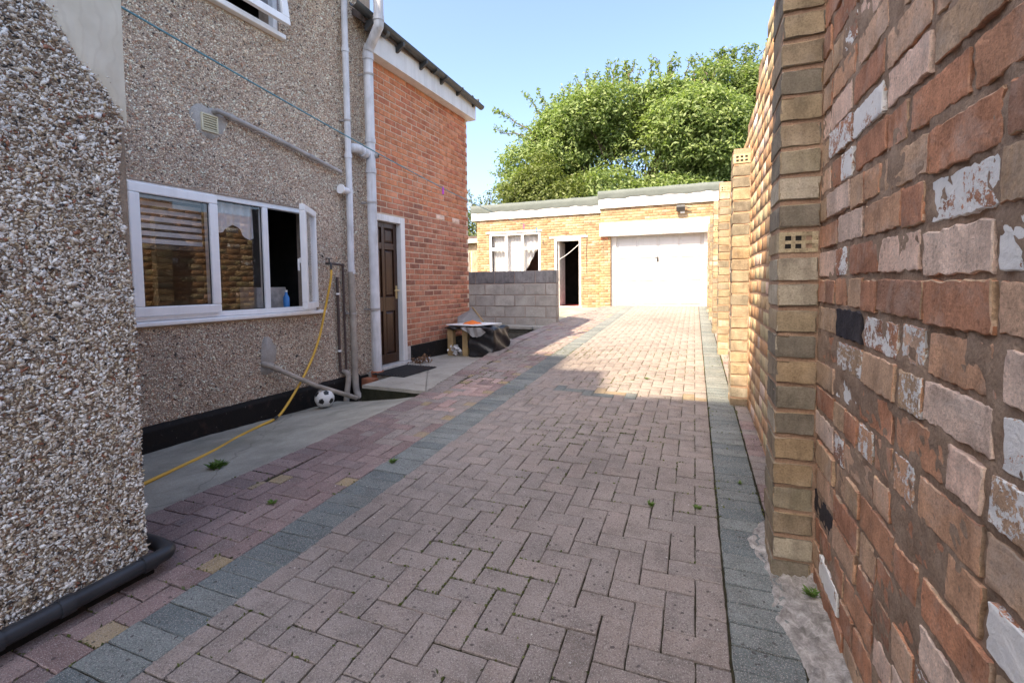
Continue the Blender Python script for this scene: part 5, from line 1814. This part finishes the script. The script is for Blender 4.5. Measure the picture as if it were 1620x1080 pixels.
link(bpy.data.objects.new('plastic_cover', mesh_np('plastic_cover', V, F, M_BAG, smooth=True)), tb)
V = []; F = []
for j in range(8):
    for i in range(12):
        u, v = i / 11, j / 7
        V.append((0.28 + 0.33 * u + 0.1 * v, -0.125 - 0.015 * sin(u * 17 + v * 3), 0.445 - 0.14 * v * (0.4 + 0.6 * sin(u * pi)) + 0.006 * sin(u * 31)))
for j in range(7):
    for i in range(11):
        a = j * 12 + i
        F.append((a, a + 1, a + 13, a + 12))
link(bpy.data.objects.new('plastic_flap', mesh_np('plastic_flap', V, F, M_SHEET, smooth=True)), tb)
wbd = MB()
z = LZ + 0.436
pts = [(0.10, 5.95), (0.62, 5.93), (0.80, 6.42), (0.26, 6.50)]
pw = [hw(o_, s_, z) for o_, s_ in pts]
wbd.add([(p[0], p[1], p[2]) for p in pw] + [(p[0], p[1], p[2] + 0.012) for p in pw], [(3, 2, 1, 0), (4, 5, 6, 7), (0, 1, 5, 4), (1, 2, 6, 5), (2, 3, 7, 6), (3, 0, 4, 7)])
tag(wbd.build('white_board', bevel=0.002, mats=M_BOARD), 'white flat board lying on top of the bench', 'board', kind='thing')
V, F = [], []
nu, nv = 26, 10
for j in range(nv):
    for i in range(nu):
        a_ = 2 * pi * i / nu; q = j / (nv - 1)
        rr = 0.13 * (1 + 0.16 * sin(5 * a_ + 1) + 0.08 * sin(11 * a_)) * q
        p = hw(0.42 + rr * cos(a_) * 1.0, 6.18 + rr * sin(a_), z + 0.0125 + 0.035 * (1 - q) ** 0.6 + (0.010 * sin(4 * a_ + 9 * q) + 0.01) * (1 - q))
        V.append(p)
for j in range(nv - 1):
    for i in range(nu):
        F.append((j * nu + i, j * nu + (i + 1) % nu, (j + 1) * nu + (i + 1) % nu, (j + 1) * nu + i))
oc = link(bpy.data.objects.new('orange_cloth', mesh_np('orange_cloth', V, F, M_ORANGE, smooth=True)))
tag(oc, 'crumpled orange cloth lying on the white board', 'cloth', kind='thing')
gs = MB()
a_ = hw(0.09, 6.30, z - 0.02); b_ = hw(0.45, 6.45, z + 0.0); c_ = hw(0.30, 6.42, z + 0.23); d_ = hw(0.06, 6.36, z + 0.1)
gs.add([a_, b_, c_, d_] + [(p[0] - 0.004, p[1] + 0.008, p[2]) for p in (a_, b_, c_, d_)], [(0, 1, 2, 3), (7, 6, 5, 4), (0, 4, 5, 1), (1, 5, 6, 2), (2, 6, 7, 3), (3, 7, 4, 0)])
gs.tube([hw(0.30, 6.40, z + 0.25), hw(0.48, 6.44, z + 0.02)], 0.012, 8, M_WOOD)
gs.MI = [0] * 6 + [1] * (len(gs.F) - 6); gs.mats = [M_SHEET, M_WOOD]
tag(gs.build('folded_sheet', smooth=False), 'grey plastic sheet on a stick propped behind the white board', 'sheet', kind='thing')
def scrap(n, g_):
    c = np.array(hw(0.27, 5.93, LZ + 0.05))
    P_ = c + g_.normal(0, 1, (n, 3)) * np.array([0.03, 0.03, 0.0]); P_[:, 2] += g_.uniform(-0.04, 0.10, n)
    return P_, None
V, F = leaf_quads(70, scrap, 0.025, 9, 0.7)
tag(link(bpy.data.objects.new('plastic_scraps', mesh_np('plastic_scraps', V, F, M_FOIL))), 'pale plastic scraps in front of the timber bench', 'scraps', kind='stuff')

# clothes line and pegs
LA = Vector((-2.60, 1.17, 2.60)); LB = Vector((-4.44, 13.60, 2.88))
def line_p(t): 
    p = LA.lerp(LB, t); p.z -= 0.16 * 4 * t * (1 - t); return p
cl = MB().tube([line_p(k / 60) for k in range(61)], 0.0055, 6).build('washing_line', M_LINE, smooth=True)
tag(cl, 'thin teal washing line strung from house to outbuilding', 'washing line', kind='thing')
def peg(t, mat_, lab, big=1.0):
    p = line_p(t)
    e = empty('clothes_peg', tuple(p + Vector((0, 0, -0.035 * big))), 0.6)
    tag(e, lab, 'peg', 'pegs on the washing line', 'thing')
    for sg in (-1, 1):
        m = MB(); m.box(-0.012 * big, 0.012 * big, -0.006 * big, 0.006 * big, -0.05 * big, 0.05 * big, rot=Matrix.Rotation(0.12 * sg, 3, 'X'))
        o = m.build('peg_arm', mat_, e, bevel=0.002); o.location = (0, 0.009 * sg * big, 0)
peg(0.375, M_PURPLE, 'purple clothes peg on the line in front of the orange bricks')
peg(0.83, M_PINKP, 'pink clothes peg on the line below the outbuilding fascia', 1.3)
peg(0.985, M_BLUEP, 'blue clothes peg at the outbuilding end of the line', 1.1)

# ================================================================== VEGETATION
def limb(mb, p0, p1, r0, r1, wob, g_, n=5):
    p0, p1 = Vector(p0), Vector(p1)
    pts, rs = [], []
    for k in range(n + 1):
        t = k / n
        p = p0.lerp(p1, t) + Vector(tuple(g_.normal(0, wob * (1 if 0 < k < n else 0), 3)))
        pts.append(p); rs.append(r0 + (r1 - r0) * t)
    mb.tube(pts, rs, 8, cap=True)
    return pts
def tree(name, label, base, blobs, n_clump, per, leaf, lmat, sprays, seed, height, trunk_r, group='trees behind the garage'):
    g_ = np.random.default_rng(seed)
    e = empty(name, base)
    tag(e, label, 'tree', group, 'thing')
    B = Vector(base)
    mb = MB()
    top = Vector((blobs[0][0] - B.x, blobs[0][1] - B.y, height * 0.55))
    limb(mb, (0, 0, 0), top, trunk_r, trunk_r * 0.5, 0.08, g_, 7)
    for b in blobs:
        c = Vector((b[0] - B.x, b[1] - B.y, b[2] - B.z))
        limb(mb, top * g_.uniform(0.5, 1.0), c, trunk_r * 0.26, trunk_r * 0.05, 0.12, g_, 5)
    for (p0, p1) in sprays:
        limb(mb, Vector(p0) - B, Vector(p1) - B, 0.045, 0.008, 0.05, g_, 5)
    mb.build('trunk', M_BARK, e, smooth=True)
    # leaf clumps on the shells of the blobs
    W = np.array([min(b[3] * b[5], 16.0) for b in blobs]); W = W / W.sum()
    ci = g_.choice(len(blobs), n_clump, p=W)
    dirs = g_.normal(0, 1, (n_clump, 3)); dirs /= np.linalg.norm(dirs, axis=1)[:, None]
    bl = np.array([b[:6] for b in blobs])
    rad = g_.uniform(0.35, 1.0, n_clump) ** 0.45
    C = bl[ci, :3] + dirs * bl[ci, 3:6] * rad[:, None]
    N_ = dirs.copy()
    if sprays:
        SC, SN = [], []
        for (p0, p1) in sprays:
            p0, p1 = np.array(p0), np.array(p1)
            L = np.linalg.norm(p1 - p0)
            for t in np.linspace(0.15, 1.02, max(4, int(L / 0.10))):
                SC.append(p0 + (p1 - p0) * t + g_.normal(0, 0.05, 3)); SN.append(g_.normal(0, 1, 3))
        SC, SN = np.array(SC), np.array(SN)
        SN /= np.linalg.norm(SN, axis=1)[:, None]
    def make(Cs, Ns, per_, spread, seed2):
        n = len(Cs) * per_
        def fn(n_, g2):
            P_ = np.repeat(Cs, per_, 0) + g2.normal(0, 1, (n_, 3)) * spread
            nn = np.repeat(Ns, per_, 0) * 0.6 + np.array([0, 0, 0.75]) + g2.normal(0, 0.45, (n_, 3))
            nn /= np.linalg.norm(nn, axis=1)[:, None]
            return P_ - np.array(B), nn
        return leaf_quads(n, fn, leaf, seed2, 0.42)
    V, F = make(C, N_, per, np.array([0.17, 0.17, 0.11]), seed + 1)
    if sprays:
        V2, F2 = make(SC, SN, 7, np.array([0.06, 0.06, 0.07]), seed + 2)
        F = np.concatenate([F, F2 + len(V)]); V = np.concatenate([V, V2])
    link(bpy.data.objects.new('crown', mesh_np('crown', V, F, lmat)), e)
    return e

gt = np.random.default_rng(77)
# big cherry-like tree behind the garage
blobs = [(-2.5, 20.5, 5.7, 4.4, 1.9, 3.3)]
for k in range(70):
    a = gt.uniform(0, 2 * pi); r = gt.uniform(0.55, 1.0)
    x = -2.6 + 4.4 * r * cos(a)
    zc = 5.9 + 3.15 * r * sin(a)
    if zc < 3.4: zc = gt.uniform(3.4, 5.0)
    s_ = gt.uniform(0.65, 1.25)
    blobs.append((x, 20.0 + gt.uniform(-1.7, 1.2), zc, s_ * 1.15, s_, s_ * 0.85))
for k in range(12):
    blobs.append((-6.2 + k * 0.72, 21.2, gt.uniform(3.9, 5.2), 0.9, 0.7, 1.0))
sprays = [((-5.8, 19.6, 7.2), (-8.35, 19.4, 8.9)), ((-6.0, 19.6, 7.2), (-8.3, 19.5, 8.1)), ((-5.5, 19.7, 7.6), (-6.9, 19.6, 9.4)), ((-5.6, 19.7, 7.6), (-6.3, 19.6, 9.5)), ((-6.5, 19.5, 5.8), (-8.4, 19.4, 6.1)), ((-6.6, 19.5, 5.2), (-8.1, 19.5, 5.7)), ((-6.4, 19.5, 6.6), (-7.7, 19.4, 7.2))]
for k in range(44):
    x = gt.uniform(-6.2, 1.6); t = (x + 2.6) / 4.6
    zt = 5.9 + 3.6 * sqrt(max(0.05, 1 - t * t))
    sprays.append(((x, 20 + gt.uniform(-0.5, 0.5), zt - 0.5), (x + gt.normal(0, 0.18), 20 + gt.uniform(-0.5, 0.5), zt + gt.uniform(0.2, 0.85))))
tree('cherry_tree', 'big bright green leafy tree rising behind the garage roof', (-2.3, 20.4, -0.3), blobs, 13000, 20, 0.088, M_LEAF, sprays, 40, 9.0, 0.26)
blobs = [(1.2, 22.5, 6.6, 2.0, 1.6, 2.2)]
for k in range(20):
    a = gt.uniform(0, 2 * pi); r = gt.uniform(0.5, 1.0)
    s_ = gt.uniform(0.6, 1.0)
    blobs.append((1.3 + 2.6 * r * cos(a), 22.3 + gt.uniform(-1.2, 1), 6.6 + 3.1 * r * sin(a), s_, s_, s_ * 0.85))
sprays = [((1.6 + gt.uniform(-1.6, 1.4), 22.2, 8.7), (1.6 + gt.uniform(-1.8, 1.6), 22.2, 10.9)) for k in range(16)]
tree('ash_tree', 'duller green tree showing beside the top of the tall wall', (1.2, 22.6, -0.3), blobs, 2700, 22, 0.088, M_LEAF3, sprays, 50, 9.0, 0.2)
blobs = [(-5.6, 17.6, 4.7, 1.2, 0.9, 1.3)]
for k in range(12):
    s_ = gt.uniform(0.45, 0.8)
    blobs.append((-5.6 + gt.uniform(-1.5, 1.5), 17.8 + gt.uniform(-0.5, 0.6), gt.uniform(3.8, 5.9), s_, s_, s_))
tree('hedge_tree', 'yellowish green bushy tree filling the left of the big crown', (-5.6, 17.8, -0.3), blobs, 700, 22, 0.075, M_LEAF2, [], 60, 5.5, 0.12)
blobs = [(-9.9, 20.5, 3.9, 1.0, 0.8, 0.9), (-9.2, 20.5, 3.5, 0.9, 0.8, 0.8), (-10.6, 20.3, 4.2, 0.8, 0.8, 0.8)]
sprays = [((-9.6, 20.2, 4.0), (-9.6 + gt.uniform(-0.7, 1.1), 20.2, gt.uniform(4.9, 5.9))) for k in range(7)]
tree('garden_shrub', 'low distant shrub with twigs left of the outbuilding roof', (-9.7, 20.5, -0.3), blobs, 260, 20, 0.075, M_LEAF2, sprays, 70, 4.0, 0.07)

# weeds in the joints
def weed(x, y, z, h, n, seed, label):
    g_ = np.random.default_rng(seed)
    e = empty('weed', (x, y, z))
    tag(e, label, 'weed', 'weeds growing in the joints', 'thing')
    V, F = [], []
    for k in range(n * 2):
        a = g_.uniform(0, 2 * pi); L = h * g_.uniform(0.6, 1.25); lean = g_.uniform(0.3, 1.2)
        d = Vector((cos(a) * lean, sin(a) * lean, 1)).normalized()
        L *= 0.75; s_ = Vector((-sin(a), cos(a), 0)) * L * g_.uniform(0.10, 0.2)
        st = Vector((g_.normal(0, h * 0.2), g_.normal(0, h * 0.2), 0))
        b = len(V)
        mid = st + d * L * 0.55; tip = st + d * L * 0.9 + Vector((cos(a), sin(a), -0.25)) * L * 0.25
        V += [st, mid + s_, tip, mid - s_]
        F.append((b, b + 1, b + 2, b + 3))
    link(bpy.data.objects.new('leaves', mesh_np('leaves', V, F, M_WEED)), e)
weed(-2.829, 2.047, 0.045, 0.085, 34, 1, 'largest leafy weed growing from a crack in the concrete path')
weed(-2.045, 1.762, gz(1.762), 0.035, 16, 2, 'small weed in the red pavers near the concrete edge')
weed(-0.19, 2.36, gz(2.36), 0.035, 18, 3, 'small weed in the middle of the herringbone pavers')
weed(0.029, 2.401, gz(2.4), 0.03, 16, 4, 'small weed beside the right hand grey band')
weed(0.395, 1.86, gz(1.87) + 0.02, 0.04, 20, 5, 'weed at the foot of the nearest brick pier')
weed(-1.75, 2.40, gz(2.4), 0.04, 20, 6, 'grassy weed on the edge of the left grey band')
weed(-0.45, 5.0, gz(5.0), 0.035, 18, 7, 'small weed in the sunlit pavers near the shadow edge')
weed(0.11, 1.31, gz(1.31), 0.022, 14, 8, 'tiny weed in the joint by the right grey band close to the viewer')
weed(-0.03, 1.32, gz(1.32), 0.022, 14, 9, 'tiny weed in the near pavers left of the right grey band')
weed(0.24, 2.75, gz(2.75), 0.025, 12, 10, 'tiny weed on the right grey band before the pier')

# moss and grit scattered along the paver joints
g_ = np.random.default_rng(91)
PT = []
cl_ = noise2((160, 60), [(12, 1.0), (5, 0.7)], 17)
for (x, y, kind, rot, mt) in pav:
    if not (0.4 < y < 7.0): continue
    L, W = (2 * P, P) if kind != 'half' else (P, P)
    if rot: L, W = W, L
    dens = cl_[min(159, int(y / 7 * 160)), min(59, int((x + 2.8) / 3.3 * 60))]
    m_ = max(0, int(g_.normal(dens * 12 + 2 + (6 if abs(x - xl_band) < 0.1 or abs(x - xr_band) < 0.1 else 0), 4)))
    for k in range(m_):
        if g_.random() < 0.5: px, py = x + g_.uniform(-L / 2, L / 2), y + (W / 2) * (1 if g_.random() < .5 else -1)
        else: px, py = x + (L / 2) * (1 if g_.random() < .5 else -1), y + g_.uniform(-W / 2, W / 2)
        PT.append((px + g_.normal(0, 0.0015), py + g_.normal(0, 0.0015), gz(py) + 0.0005))
PT = np.array(PT)
V, F = leaf_quads(len(PT), lambda n, g2: (PT + g2.normal(0, 0.0012, PT.shape), None), 0.0085, 92, 0.5)
tag(link(bpy.data.objects.new('joint_moss', mesh_np('joint_moss', V, F, M_MOSS))), 'green moss growing in the joints of the pavers', 'moss', kind='stuff')
